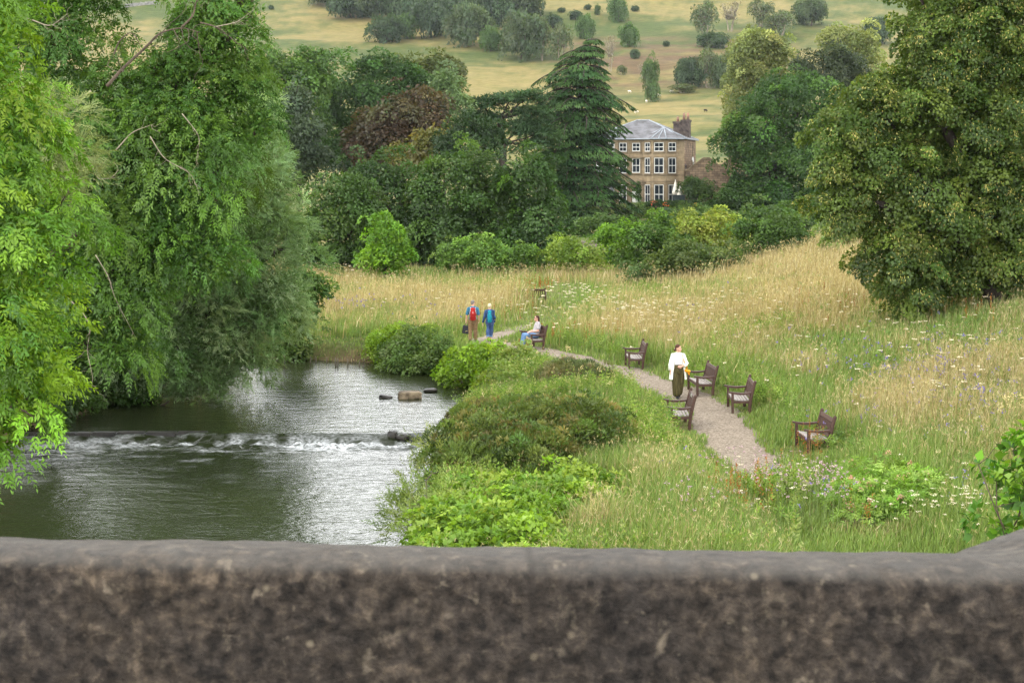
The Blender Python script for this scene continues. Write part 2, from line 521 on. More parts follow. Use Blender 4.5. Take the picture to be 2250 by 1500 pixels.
at = nt.nodes.new('ShaderNodeAttribute'); at.attribute_name = 'col'
fd = nt.nodes.new('ShaderNodeBsdfDiffuse'); fd.inputs['Color'].default_value = (0.72, 0.74, 0.75, 1)
fn = noise_node(nt, 14, 4, 0.7, obj_vec(nt, (0.6, 1, 1)))
fm = nt.nodes.new('ShaderNodeMath'); fm.operation = 'MULTIPLY'; fm.use_clamp = True
nt.links.new(at.outputs['Fac'], fm.inputs[0]); nt.links.new(ramp(nt, fn, [(0.38, 0.15), (0.62, 1.3)]), fm.inputs[1])
mx = nt.nodes.new('ShaderNodeMixShader'); nt.links.new(fm.outputs[0], mx.inputs[0])
nt.links.new(p.outputs[0], mx.inputs[1]); nt.links.new(fd.outputs[0], mx.inputs[2])
nt.links.new(mx.outputs[0], out.inputs['Surface'])
tag(link('river', mesh_np('river', V, fi.ravel(), np.arange(len(fi)) * 4, wm, np.repeat(foam.reshape(-1, 1), 3, 1), True)), kind='structure')

M_WSTONE = simple_mat('wet_stone', lin(62, 58, 52), 0.45, lin(30, 29, 27), 3.5, (1, 1, 1), 0.7, 0.05, 0.4)
M_ROCK = simple_mat('river_rock', lin(150, 134, 108), 0.8, lin(76, 64, 50), 3.0, (1, 1, 1), 0.7, 0.05, 0.3)


def rock(name, c, r, label, cat, mat, seed=0, flat=1.0, rz=0.0, blocky=0.55):
    bm = bmesh.new(); bmesh.ops.create_icosphere(bm, subdivisions=4, radius=1)
    q = np.array([v.co[:] for v in bm.verts])
    q = np.sign(q) * np.abs(q) ** blocky
    q = q / np.abs(q).max(0)
    n = fbm(q[:, 0] * 1.6 + seed + q[:, 2], q[:, 1] * 1.6 + q[:, 2] * 0.7, 200 + seed, 4) - 0.5
    q = q * (1 + 0.45 * n[:, None])
    q[:, 2] *= 1 + flat * 0.3 * q[:, 0]
    for v, cc in zip(bm.verts, q * np.array(r)): v.co = cc
    for f in bm.faces: f.smooth = True
    me = bpy.data.meshes.new(name); bm.to_mesh(me); bm.free(); me.materials.append(mat)
    o = link(name, me, None, c); o.rotation_euler = (0, 0, rz)
    if label: tag(o, label, cat)
    return o


rock('river_boulder', P(900, 868, 49.2), (0.41, 0.3, 0.15), 'large squared pale brown boulder standing in the river upstream of the weir', 'rock', M_ROCK, 1, 0.1, R(8), 0.42)
rock('river_boulder', P(848, 872, 49.2), (0.22, 0.16, 0.075), 'small wedge-shaped rock in the water beside the large squared boulder', 'rock', M_WSTONE, 2, -1.6, 0, 0.5)
rock('river_boulder', P(946, 857, 50.6), (0.24, 0.2, 0.07), 'flat dark stone barely above the water near the leafy bank', 'rock', M_WSTONE, 3, 0.3, 0, 0.7)
rock('river_boulder', P(862, 956, 42.3), (0.14, 0.13, 0.14), 'upright dark stone lodged on the lip of the weir', 'rock', M_WSTONE, 4, 0.2, 0, 0.5)
rock('river_boulder', P(884, 960, 42.2), (0.2, 0.14, 0.1), 'low black stone on the weir right beside the upright one', 'rock', M_WSTONE, 5, 0.2, 0, 0.7)

wb = MB()
x = -17.6
while x < -2.9:
    wdt = random.uniform(0.35, 0.95)
    yy = YW + float(fbm(np.array(x * 0.5), np.array(0.0), 101, 3) - 0.5) * 0.5
    top = WU + (random.uniform(0.004, 0.011) if x < -9.4 else random.uniform(-0.2, -0.12))
    wb.box((x + 0.004, yy - 0.2 + random.uniform(-0.02, 0.02), -1.9), (x + wdt - 0.004, yy + 0.10, top), None, 0.03)
    x += wdt
tag(wb.build('weir', M_WSTONE), 'low dark stone weir crossing the river with white water at its foot', 'weir')

# ------------------------------------------------------------------ bridge parapet
bm_, nt, out = new_mat('weathered_gritstone')
p = nt.nodes.new('ShaderNodeBsdfPrincipled'); p.inputs['Roughness'].default_value = 0.92; p.inputs['Specular IOR Level'].default_value = 0.2
ov = obj_vec(nt)
a1 = noise_node(nt, 42, 9, 0.72, ov, 0.4); a2 = noise_node(nt, 4.0, 6, 0.6, ov, 0.6); a3 = noise_node(nt, 13, 7, 0.68, ov, 0.9); a4 = noise_node(nt, 20, 6, 0.7, obj_vec(nt, (1, 1, 1.7)), 1.0)
c = ramp(nt, a1, [(0.34, lin(34, 31, 28)), (0.45, lin(56, 51, 46)), (0.55, lin(70, 63, 56)), (0.68, lin(98, 88, 76))])
c = mix_rgb(nt, 'MULTIPLY', 1.0, c, ramp(nt, a2, [(0.34, (0.74, 0.75, 0.78)), (0.5, (0.98, 0.96, 0.94)), (0.66, (1.22, 1.16, 1.06))]))
c = mix_rgb(nt, 'MIX', ramp(nt, a3, [(0.60, 0.0), (0.68, 0.35), (0.77, 0.75)]), c, lin(126, 115, 99))
c = mix_rgb(nt, 'MIX', ramp(nt, a4, [(0.27, 0.7), (0.37, 0.0)]), c, lin(32, 30, 29))
a5 = noise_node(nt, 30, 3, 0.6, ov, 0.2); a6 = noise_node(nt, 55, 2, 0.5, ov)
c = mix_rgb(nt, 'MIX', ramp(nt, a5, [(0.34, 0.7), (0.41, 0.0)]), c, lin(30, 28, 26))
c = mix_rgb(nt, 'MIX', ramp(nt, a5, [(0.64, 0.0), (0.71, 0.42)]), c, lin(138, 126, 108))
c = mix_rgb(nt, 'MULTIPLY', 1.0, c, ramp(nt, a6, [(0.36, 0.6), (0.5, 1.0), (0.64, 1.4)]))
vv = nt.nodes.new('ShaderNodeTexVoronoi'); vv.inputs['Scale'].default_value = 17; vv.inputs['Randomness'].default_value = 1; nt.links.new(ov, vv.inputs['Vector'])
c = mix_rgb(nt, 'MIX', ramp(nt, vv.outputs['Distance'], [(0.05, 0.5), (0.11, 0.0)]), c, lin(150, 138, 116))
gx = nt.nodes.new('ShaderNodeSeparateXYZ'); gg = nt.nodes.new('ShaderNodeNewGeometry'); nt.links.new(gg.outputs['Normal'], gx.inputs[0])
top_light = nt.nodes.new('ShaderNodeMath'); top_light.operation = 'MULTIPLY'; top_light.use_clamp = True      # level top painted paler: sky light put into the colour, patchy
nt.links.new(ramp(nt, gx.outputs[2], [(0.35, 0.0), (0.8, 0.5)]), top_light.inputs[0]); nt.links.new(ramp(nt, a3, [(0.35, 0.55), (0.6, 1.0)]), top_light.inputs[1])
c = mix_rgb(nt, 'MIX', top_light.outputs[0], c, lin(104, 101, 96))
osx = nt.nodes.new('ShaderNodeSeparateXYZ'); nt.links.new(ov, osx.inputs[0])      # one mortar joint between two coping stones
jw = nt.nodes.new('ShaderNodeMath'); jw.operation = 'MULTIPLY_ADD'; jw.inputs[1].default_value = 0.022; nt.links.new(a3, jw.inputs[0]); nt.links.new(osx.outputs[0], jw.inputs[2])
jd = nt.nodes.new('ShaderNodeMath'); jd.operation = 'SUBTRACT'; jd.inputs[1].default_value = 0.034; nt.links.new(jw.outputs[0], jd.inputs[0])
ja = nt.nodes.new('ShaderNodeMath'); ja.operation = 'ABSOLUTE'; nt.links.new(jd.outputs[0], ja.inputs[0])
c = mix_rgb(nt, 'MIX', ramp(nt, ja.outputs[0], [(0.0, 0.4), (0.004, 0.2), (0.007, 0.0)]), c, lin(34, 31, 29))
nt.links.new(c, p.inputs['Base Color'])
bs = nt.nodes.new('ShaderNodeMath'); bs.operation = 'ADD'; nt.links.new(a1, bs.inputs[0]); nt.links.new(a4, bs.inputs[1])
nt.links.new(bump(nt, bs.outputs[0], 1.0, 0.012), p.inputs['Normal'])
nt.links.new(p.outputs[0], out.inputs['Surface'])
M_GRIT = bm_
HH = 0.480                       # coping top below the eye
prof = [(0.0, -0.62), (0.0, -0.024), (0.004, -0.012), (0.012, -0.005), (0.024, -0.001), (0.042, 0.0), (0.066, -0.001), (0.10, -0.008), (0.22, -0.035), (0.315, -0.06), (0.33, -0.1), (0.33, -0.62)]


def coping(pts2, prof, zt, step=0.012):
    """sweep the coping's section along a bent line in plan"""
    pts2 = np.array(pts2, float)
    V = []; n = len(prof)
    t = np.concatenate([[0], np.cumsum(np.linalg.norm(np.diff(pts2, axis=0), axis=1))])
    q = np.unique(np.concatenate([np.arange(0, t[-1], step), t]))
    C = np.stack([np.interp(q, t, pts2[:, 0]), np.interp(q, t, pts2[:, 1])], -1)
    segd = norm(np.diff(pts2, axis=0))
    D = []
    for i, s in enumerate(q):
        j = int(np.searchsorted(t, s, 'right') - 1); j = min(max(j, 0), len(segd) - 1)
        if 0 < j and abs(s - t[j]) < 1e-9:
            m = segd[j - 1] + segd[j]; m = m / np.linalg.norm(m)
            k = 1 / max(0.3, float(m @ segd[j])); D.append(np.array([-m[1], m[0]]) * k)
        else:
            D.append(np.array([-segd[j][1], segd[j][0]]))
    D = np.array(D)
    for a, b in prof:
        xy = C + D * a
        V.append(np.concatenate([xy, np.full((len(q), 1), b)], 1))
    V = np.stack(V, 1).reshape(-1, 3)
    rough = (fbm(V[:, 0] * 9, V[:, 2] * 9 + V[:, 1] * 7, 301, 4) - 0.5) * 0.012 + (fbm(V[:, 0] * 34, V[:, 2] * 34 + V[:, 1] * 27, 321, 3) - 0.5) * 0.007 + (fbm(V[:, 0] * 2.2, V[:, 2] * 2 + V[:, 1] * 2, 311, 2) - 0.5) * 0.008
    V[:, 1] += rough; V[:, 2] += rough * 0.45
    V[:, 2] += zt(V[:, 0])
    a = (np.arange(len(q) - 1)[:, None] * n + np.arange(n - 1)[None, :]).ravel()
    fi = np.stack([a, a + n, a + n + 1, a + 1], -1)
    return V, fi


br = empty('stone_bridge', (0, 1.7, 4.6), 'weathered grey brown stone bridge parapet with rounded coping across the foreground', 'bridge')
slope = lambda x: CAMZ - HH - 0.0091 * x
pp = [(-9.0, 1.97), (0.765, 1.75), (1.36, 2.34), (2.35, 2.34), (2.95, 1.71), (9.0, 1.54)]
prof_hi = [prof[0]]
for i in range(len(prof) - 1):
    a0, b0 = prof[i]; a1_, b1 = prof[i + 1]
    m_ = max(1, int(math.hypot(a1_ - a0, b1 - b0) / 0.018))
    for j in range(1, m_ + 1): prof_hi.append((a0 + (a1_ - a0) * j / m_, b0 + (b1 - b0) * j / m_))
V, fi = coping(pp, prof_hi, slope)
V -= np.array([0, 1.7, 4.6])
o = link('parapet_coping', mesh_np('parapet_coping', V, fi.ravel(), np.arange(len(fi)) * 4, M_GRIT, None, True), br)
wv, wf = coping(pp, [(0.02, -7.7), (0.02, -0.61), (0.31, -0.61), (0.31, -7.7)], slope, 0.3)
wv -= np.array([0, 1.7, 4.6])
link('parapet_wall', mesh_np('parapet_wall', wv, wf.ravel(), np.arange(len(wf)) * 4, M_GRIT), br)
db = MB(); db.box((-9, -4.5, 0.35), (9, -0.35, 0.62)); db.box((-9, -4.9, 0.36), (9, -4.52, 1.75), None, 0.03)
db.build('bridge_deck', M_GRIT, br)
# ------------------------------------------------------------------ foliage
UP = np.array([0, 0, 1.0])


def rdir(n):
    return norm(rng.normal(size=(n, 3)))


def leaves_mesh(name, p, d, n, L, W, col, mat, fold=0.18, org=(0, 0, 0)):
    """one folded diamond-shaped blade per leaf"""
    N = len(p)
    L = np.broadcast_to(L, (N,))[:, None]; W = np.broadcast_to(W, (N,))[:, None]
    s = norm(np.cross(d, n)); n2 = np.cross(s, d)
    mid = p + d * L * 0.42
    V = np.stack([p, mid + s * W * 0.5 + n2 * W * fold, p + d * L, mid - s * W * 0.5 + n2 * W * fold], 1).reshape(-1, 3) - np.asarray(org)
    return mesh_np(name, V, np.arange(N * 4), np.arange(N) * 4, mat, col)


def sprays(p, d, n, pairs, rach, L, W, ang, droop, col, rnd=0.25):
    """a stalk with leaflets in pairs and one at its end (ash, willow, herbs)"""
    s = norm(np.cross(d, n)); n = np.cross(s, d)
    oP, oD, oN, oC, oL = [], [], [], [], []
    M = len(p)
    sc = np.broadcast_to(rach, (M,))
    ks = [(k, sg) for k in range(pairs) for sg in (-1, 1)] + [(pairs, 0)]
    for k, sg in ks:
        t = 0.12 + 0.88 * k / pairs
        pos = p + d * (sc * t)[:, None] - UP * (droop * sc * t * t)[:, None]
        a = ang * (1 - 0.25 * t)
        dd = d * math.cos(a) + s * (sg * math.sin(a)) if sg else d
        dd = norm(dd - UP * droop * (0.9 + t) + rng.normal(size=(M, 3)) * rnd)
        oP.append(pos); oD.append(dd); oN.append(norm(n + rng.normal(size=(M, 3)) * rnd)); oC.append(col * rng.uniform(0.82, 1.16, (M, 1)))
        oL.append(np.full(M, (0.75 + 0.35 * math.sin(math.pi * min(1, t + 0.12)))) * rng.uniform(0.85, 1.15, M))
    q = np.concatenate(oL)
    return np.vstack(oP), np.vstack(oD), np.vstack(oN), L * q, W * q, np.vstack(oC)


def lobe_points(lobes, n, shell=(0.82, 1.02), core=0.28, lump=0.2, seed=0, low=0.35):
    """points on the outside of a union of ellipsoids, some further in"""
    C = np.array([l[0] for l in lobes]); Rr = np.array([l[1] for l in lobes])
    w = (Rr[:, 0] * Rr[:, 2] + Rr[:, 0] * Rr[:, 1]); w = w / w.sum()
    outp, outo = [], []
    need = n; tries = 0
    while need > 0 and tries < 12:
        tries += 1
        m = int(need * 1.7) + 50
        i = rng.choice(len(lobes), m, p=w)
        o = rdir(m)
        keep = (o[:, 2] > -0.15) | (rng.random(m) < low)
        i, o = i[keep], o[keep]; m = len(i)
        r = rng.uniform(shell[0], shell[1], m)
        inner = rng.random(m) < core
        r = np.where(inner, rng.uniform(0.3, 0.82, m), r)
        bumpy = 1 + lump * ((fbm(o[:, 0] * 2.3 + i * 7.1 + o[:, 2] * 1.7, o[:, 1] * 2.3 + o[:, 2] * 2.1 + seed, 400 + seed, 2) - 0.5) * 1.8 + (vn(o[:, 0] * 6 + i * 3.1 + o[:, 2] * 4.7, o[:, 1] * 6 - o[:, 2] * 4.1 + seed, 440 + seed) - 0.5) * 0.9)
        p = C[i] + o * Rr[i] * (r * bumpy)[:, None]
        ok = np.ones(m, bool)
        for j in range(len(lobes)):
            e = (((p - C[j]) / Rr[j]) ** 2).sum(1)
            ok &= ~((j != i) & (e < 0.55) & ~inner)
        outp.append(p[ok]); outo.append(norm(o[ok] / Rr[i][ok])); need -= ok.sum()
    p = np.vstack(outp)[:n]; o = np.vstack(outo)[:n]
    return p, o


def pick(cols, m, jit=0.13):
    cols = np.array([c for c in cols]); i = rng.integers(0, len(cols), m)
    c = cols[i] * np.exp(rng.normal(0, jit, (m, 1)))
    return c * np.exp(rng.normal(0, 0.04, (m, 3)))


def lobe_area(lobes):
    s = 0
    for c, r in lobes:
        a, b, g = np.broadcast_to(r, (3,)) ** 1.6
        s += 4 * math.pi * ((a * b + a * g + b * g) / 3) ** (1 / 1.6)
    return s * (0.62 if len(lobes) > 2 else 0.85)


EXC = []      # plan ellipses kept free of grass


def crown(name, lobes, st, parent, org, seed=0, mat=None):
    """leaves on many small domes round the twig ends, a looser fill further in"""
    L0, W0, cr0 = st['L'], st['W'], st['cr']
    area = lobe_area(lobes)
    n = int(np.clip(area * st.get('cover', 1.35) / (math.pi * cr0 ** 2), 6, 9000))
    leafA = 0.5 * L0 * W0 * ((2 * st['pairs'] + 1) if 'pairs' in st else 1)
    k = int(np.clip(st.get('layers', 1.35) * math.pi * cr0 ** 2 / leafA, 3, 900))
    p, o = lobe_points(lobes, n, st.get('shell', (0.80, 1.05)), st.get('core', 0.16), st.get('lump', 0.2), seed, st.get('low', 0.35))
    m = len(p)
    cr = cr0 * rng.uniform(0.6, 1.35, m)
    sp = rng.random(m) < st.get('spike', 0.16)          # twigs that stick out of the outline
    p = p + o * (sp * rng.uniform(0.3, 1.1, m) * cr0)[:, None]; cr = np.where(sp, cr * 0.6, cr)
    cn = norm(o * 0.65 + UP * st.get('up', 0.6) + rng.normal(size=(m, 3)) * 0.22)
    ccol = pick(st['cols'], m, st.get('cj', 0.14))
    mat = mat or M_LEAF
    P_ = np.repeat(p, k, 0); Nn = np.repeat(cn, k, 0); Oo = np.repeat(o, k, 0); CR = np.repeat(cr, k)
    kk = rng.random(len(P_)) < np.clip((CR / cr0) ** 2 * 0.8, 0.2, 1)
    P_, Nn, Oo, CR = P_[kk], Nn[kk], Oo[kk], CR[kk]
    t1 = norm(np.cross(Nn, rdir(len(P_))))
    rr = np.sqrt(rng.random(len(P_)))
    off = t1 * (rr * CR)[:, None] + Nn * ((0.62 * (1 - rr ** 2) - 0.3 + rng.normal(0, 0.1, len(P_))) * CR * st.get('dome', 1.0))[:, None]
    pos = P_ + off
    dd = norm(t1 * 0.75 + Oo * 0.35 - UP * st.get('droop', 0.25) + rng.normal(size=pos.shape) * 0.4)
    nn = norm(Nn + t1 * (rr * 0.7)[:, None] + rng.normal(size=pos.shape) * st.get('nj', 0.42))
    col = np.repeat(ccol, k, 0)[kk] * np.exp(rng.normal(0, 0.1, (len(pos), 1)))
    if 'pairs' in st:
        pos, dd, nn, L, W, col = sprays(pos, dd, nn, st['pairs'], st['rach'] * rng.uniform(0.7, 1.25, len(pos)), L0, W0, st['ang'], st.get('sdroop', 0.25), col, st.get('srnd', 0.25))
    else:
        L = L0 * rng.uniform(0.7, 1.35, len(pos)); W = W0 * rng.uniform(0.75, 1.3, len(pos))
    fs = st.get('fillsize', 1.15)
    fl, fw = (L0 * fs, W0 * fs) if 'pairs' not in st else (L0 * 1.1, W0 * 1.35)
    nf = int(area * st.get('fill', 0.9) / (0.5 * fl * fw))
    fp, fo = lobe_points(lobes, nf, (0.3, 0.86), 0.0, st.get('lump', 0.2), seed, 0.6)
    pos = np.vstack([pos, fp]); dd = np.vstack([dd, norm(rdir(len(fp)) + fo * 0.5)]); nn = np.vstack([nn, norm(fo + rdir(len(fp)) * 0.8)])
    L = np.concatenate([L, fl * rng.uniform(0.7, 1.3, len(fp))]); W = np.concatenate([W, fw * rng.uniform(0.7, 1.3, len(fp))])
    col = np.vstack([col, pick(st['cols'], len(fp), 0.15)])
    if 'extra' in st:      # hanging bracts or flowers among the leaves
        e = st['extra']; q = rng.random(len(p)) < e['share']
        ep = np.repeat(p[q], e['k'], 0); eo = np.repeat(o[q], e['k'], 0); ecr = np.repeat(cr[q], e['k'])
        t2 = norm(np.cross(np.repeat(cn[q], e['k'], 0), rdir(len(ep)))); r2 = np.sqrt(rng.random(len(ep)))
        ep = ep + t2 * (r2 * ecr * e.get('spread', 0.95))[:, None] + np.repeat(cn[q], e['k'], 0) * ((0.62 * (1 - r2 ** 2) - 0.3 + e.get('out', 0.06)) * ecr * st.get('dome', 1.0))[:, None]
        ed = norm(-UP * e.get('hang', 1.0) + eo * 0.35 + rng.normal(size=ep.shape) * 0.45); en = norm(eo + rng.normal(size=ep.shape) * 0.4)
        ec = pick(e['cols'], len(ep), 0.12)
        pos = np.vstack([pos, ep]); dd = np.vstack([dd, ed]); nn = np.vstack([nn, en]); col = np.vstack([col, ec])
        L = np.concatenate([L, e['L'] * rng.uniform(0.7, 1.3, len(ep))]); W = np.concatenate([W, e['W'] * rng.uniform(0.7, 1.3, len(ep))])
    me = leaves_mesh(name, pos, dd, nn, L, W, col, mat, 0.18, org)
    return link(name, me, parent), p, o


def limb(mb, a, b, r0, r1, wig=0.12, n=7, sag=0.0, seg=7):
    a = np.asarray(a, float); b = np.asarray(b, float)
    t = np.linspace(0, 1, n)[:, None]
    L = np.linalg.norm(b - a)
    w = rng.normal(size=(n, 3)) * wig * L * 0.25; w[0] = 0; w[-1] = 0
    w[1:-1] = (w[:-2] + 2 * w[1:-1] + w[2:]) / 3
    pts = a + (b - a) * t + w + UP * (np.sin(t * np.pi) * sag * L)
    mb.tube(pts, r0 + (r1 - r0) * t[:, 0] ** 0.8, None, seg)
    return pts


def trunk(name, base, lobes, pts, parent, r, mat, nbr=40, seed=0, fork=0.35, lean=(0, 0)):
    mb = MB()
    base = np.asarray(base, float)
    C = np.array([l[0] for l in lobes]); Rr = np.array([l[1] for l in lobes])
    cen = (C * (Rr[:, :1] * Rr[:, 2:])).sum(0) / (Rr[:, :1] * Rr[:, 2:]).sum()
    fk = base + (cen - base) * fork + np.array([lean[0], lean[1], 0])
    tr = limb(mb, base - UP * 0.3, fk, r * 1.15, r * 0.8, 0.08, 8, 0, 10)
    ends = []
    for c, rr in zip(C, Rr):
        if HY - (c[2] - CAMZ) / c[1] * F < -60 and len(C) > 6: continue
        q = limb(mb, fk, c, r * 0.55, r * 0.16, 0.2, 8, 0.05); ends.append(q)
    ends = np.vstack(ends)
    if len(pts):
        sel = pts[rng.choice(len(pts), min(nbr, len(pts)), replace=False)]
        for e in sel:
            i = np.argmin(np.linalg.norm(ends - e, axis=1) + rng.random(len(ends)) * 0.4)
            limb(mb, ends[i], e, r * 0.16, r * 0.03, 0.25, 6, 0.04, 5)
    mb.v = [np.vstack(mb.v) - base]
    return mb.build(name, mat, parent)


def px_lobes(lobes, d, thick=1.0):
    out = []
    for l in lobes:
        dz = l[4] if len(l) > 4 else 0.0
        dd = d + dz
        rx, rz = l[2] / F * dd, l[3] / F * dd
        out.append((P(l[0], l[1], dd), np.array([rx, (rx + rz) / 2 * thick, rz])))
    return out


def ground_lobes(lobes, lift=0.35, deep=1.0):
    """lobes of low bushes, each set on the ground where its pixel meets it"""
    out = []
    dd = np.arange(12, 110, 0.05)
    for l in lobes:
        x = (l[0] - CX) / F * dd; rz = l[3] / F * dd
        z = CAMZ - (l[1] - HY) / F * dd
        i = np.nonzero(z <= np.maximum(h(x, dd), -0.85) + lift * rz)[0][0]
        d = dd[i]; r = np.array([l[2] / F * d, 0, l[3] / F * d]); r[1] = (r[0] * 0.5 + r[2] * 0.5) * deep
        out.append((P(l[0], l[1], d), r)); EXC.append((x[i], d, r[0] * 0.92, r[1] * 0.92))
    return out


def tree(name, label, cat, d, basepx, lobes, st, r=0.25, group=None, bark=None, nbr=30, seed=0, thick=1.0, fork=0.35, base=None, mat=None, crown_name='crown', stem='trunk', wood=True, ground_=None):
    lb = px_lobes(lobes, d, thick) if ground_ is None else ground_lobes(lobes, ground_, thick)
    base = gpt(basepx, d) if base is None else np.asarray(base, float)
    e = empty(name, base, label, cat, group)
    c, p, o = crown(crown_name, lb, st, e, base, seed, mat)
    if wood: trunk(stem, base, lb, p, e, r, bark or M_BARKD, nbr, seed, fork)
    return e


def g_(r, g, b, k=1.0):       # a green seen in the photo, taken down to a leaf's own reflectance
    return lin(r, g, b) * k * np.array([1.05, 0.97, 0.86])


K = 0.95
ASH = dict(cr=0.42, layers=1.6, cover=1.5, pairs=4, rach=0.21, L=0.092, W=0.032, ang=R(58), sdroop=0.28, cols=[g_(108, 150, 44, K), g_(120, 158, 46, K), g_(92, 136, 44, K), g_(84, 128, 46, K)], droop=0.3, lump=0.3, nj=0.35)
tree('ash_tree', 'bright yellow green ash tree hanging over the water at the near left bank', 'tree', 19.0, -560,
     [(-60, 120, 130, 180), (-10, 330, 125, 170), (30, 520, 150, 150), (-40, 660, 170, 140), (18, 800, 140, 110), (-20, 900, 110, 95), (-24, 985, 58, 62), (-200, 300, 150, 350, 1), (-220, 650, 150, 250, 1)],
     ASH, 0.28, None, M_BARK, 40, 1, base=(-9.4, 19.5, float(h(-9.4, 19.5)) - 1.2 + 1.2))
PALE = dict(cr=0.45, pairs=6, rach=0.42, L=0.12, W=0.017, ang=R(24), sdroop=0.2, cols=[g_(128, 146, 96, K), g_(112, 134, 84, K)], droop=-0.25, lump=0.25)
tree('osier_willow', 'pale grey green narrow-leaved willow shoots behind the bright ash', 'tree', 26.0, 60,
     [(120, 330, 62, 105), (60, 260, 60, 80), (160, 400, 40, 60)], PALE, 0.08, None, M_BARK, 16, 2, base=(-12.6, 27.5, 0))
ASH2 = dict(cr=0.8, layers=1.5, cover=1.5, pairs=4, rach=0.3, L=0.125, W=0.046, ang=R(55), sdroop=0.32, cols=[g_(84, 122, 50, K), g_(94, 130, 52, K), g_(74, 112, 48, K), g_(66, 102, 44, K)], droop=0.22, lump=0.36, core=0.2, low=0.28)
tree('weeping_ash', 'broad mid green ash with bare grey boughs leaning across the middle of the left bank', 'tree', 37.0, 60,
     [(120, 70, 110, 120), (30, 0, 120, 150), (470, 70, 110, 85), (540, 40, 48, 60), (400, 165, 115, 70), (495, 215, 78, 105), (240, 300, 140, 150), (420, 360, 150, 140), (300, 500, 150, 130), (230, 640, 120, 105), (425, 560, 130, 115), (250, 765, 85, 70), (160, 700, 100, 110), (60, 420, 160, 260, 3), (560, 290, 50, 75), (100, -170, 230, 150, 1), (430, -140, 170, 110, 1), (120, -430, 260, 190, 2), (400, -400, 210, 170, 2), (220, 450, 120, 200, 7), (340, 400, 110, 180, 7), (290, 600, 110, 90, 6), (-250, 100, 220, 400, 4), (-250, 600, 200, 300, 4)],
     ASH2, 0.42, None, M_BARK, 90, 3, base=(-15.6, 39.0, -0.2), fork=0.3)
WIL = dict(cr=0.75, layers=1.5, cover=1.5, pairs=7, rach=0.44, L=0.15, W=0.026, ang=R(32), sdroop=0.1, cols=[lin(112, 142, 84) * K, lin(124, 150, 98) * K, lin(98, 128, 72) * K, lin(138, 160, 112) * K], droop=-0.1, spike=0.3, lump=0.34, core=0.2, low=0.4, nj=0.5)
tree('crack_willow', 'big grey green willow leaning low over the river beside the weir', 'tree', 48.5, 330,
     [(590, 262, 40, 62), (592, 380, 66, 110), (562, 520, 108, 140), (636, 540, 54, 100), (470, 620, 140, 120), (600, 650, 76, 70), (540, 715, 60, 50), (450, 745, 130, 95), (478, 822, 70, 50), (360, 800, 110, 72), (390, 850, 70, 36), (520, 430, 90, 120), (340, 700, 130, 120, 1)],
     WIL, 0.4, None, M_BARKD, 70, 4, base=(-12.9, 48.6, -0.75), fork=0.22)
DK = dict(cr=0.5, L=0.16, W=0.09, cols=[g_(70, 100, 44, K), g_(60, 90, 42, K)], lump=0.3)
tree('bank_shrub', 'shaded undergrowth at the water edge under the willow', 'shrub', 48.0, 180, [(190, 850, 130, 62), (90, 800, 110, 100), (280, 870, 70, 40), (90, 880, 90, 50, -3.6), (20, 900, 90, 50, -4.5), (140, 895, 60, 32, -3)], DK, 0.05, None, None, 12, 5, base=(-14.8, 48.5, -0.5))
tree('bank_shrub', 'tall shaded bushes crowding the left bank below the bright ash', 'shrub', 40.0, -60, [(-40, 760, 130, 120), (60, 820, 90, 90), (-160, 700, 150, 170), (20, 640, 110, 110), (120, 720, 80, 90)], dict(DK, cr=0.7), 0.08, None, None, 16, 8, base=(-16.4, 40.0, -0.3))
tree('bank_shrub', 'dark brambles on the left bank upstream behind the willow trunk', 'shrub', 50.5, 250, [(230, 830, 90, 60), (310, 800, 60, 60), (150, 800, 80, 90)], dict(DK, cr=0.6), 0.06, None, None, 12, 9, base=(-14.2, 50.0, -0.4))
gb_ = 'trees on the far side of the river behind the left bank'
for i_, (bx_, lb_, lob_) in enumerate([(-150, 'dark tree beyond the river hidden behind the bright ash', [(-150, 350, 170, 170), (-60, 500, 150, 130), (-260, 480, 160, 150), (-120, 640, 160, 90)]), (120, 'dark tree beyond the river glimpsed between the two ashes', [(110, 330, 130, 150), (190, 470, 120, 140), (60, 560, 130, 120), (170, 650, 110, 80)]), (420, 'dark tree beyond the river glimpsed through the willow', [(400, 350, 110, 140), (470, 470, 90, 130), (350, 520, 100, 130), (420, 640, 110, 80)]), (-460, 'dark tree beyond the river at the left past the bright ash', [(-460, 300, 180, 200), (-380, 520, 160, 150), (-560, 520, 160, 160)])]):
    tree('riverside_tree', lb_, 'tree', 69.0 + i_ % 2 * 3, bx_, lob_, dict(cr=0.95, L=0.3, W=0.18, cols=[g_(64, 94, 46, K), g_(74, 104, 50, K)], lump=0.35, core=0.12), 0.25, gb_, None, 12, 110 + i_, base=((bx_ - CX) / F * (69 + i_ % 2 * 3), 69.0 + i_ % 2 * 3, 0.0))
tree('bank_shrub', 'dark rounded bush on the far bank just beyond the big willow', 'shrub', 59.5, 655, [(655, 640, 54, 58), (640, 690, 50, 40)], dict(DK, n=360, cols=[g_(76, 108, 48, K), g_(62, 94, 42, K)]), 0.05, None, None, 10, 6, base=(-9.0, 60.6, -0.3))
tree('bank_shrub', 'low leafy clump at the row of old stakes on the far bank', 'shrub', 59.2, 660, [(652, 768, 42, 28), (612, 772, 30, 22)], dict(DK, n=170, cr=0.35, cols=[g_(92, 118, 62, K), g_(76, 104, 50, K)]), 0.03, None, None, 8, 7, base=(-8.95, 59.7, -0.45))

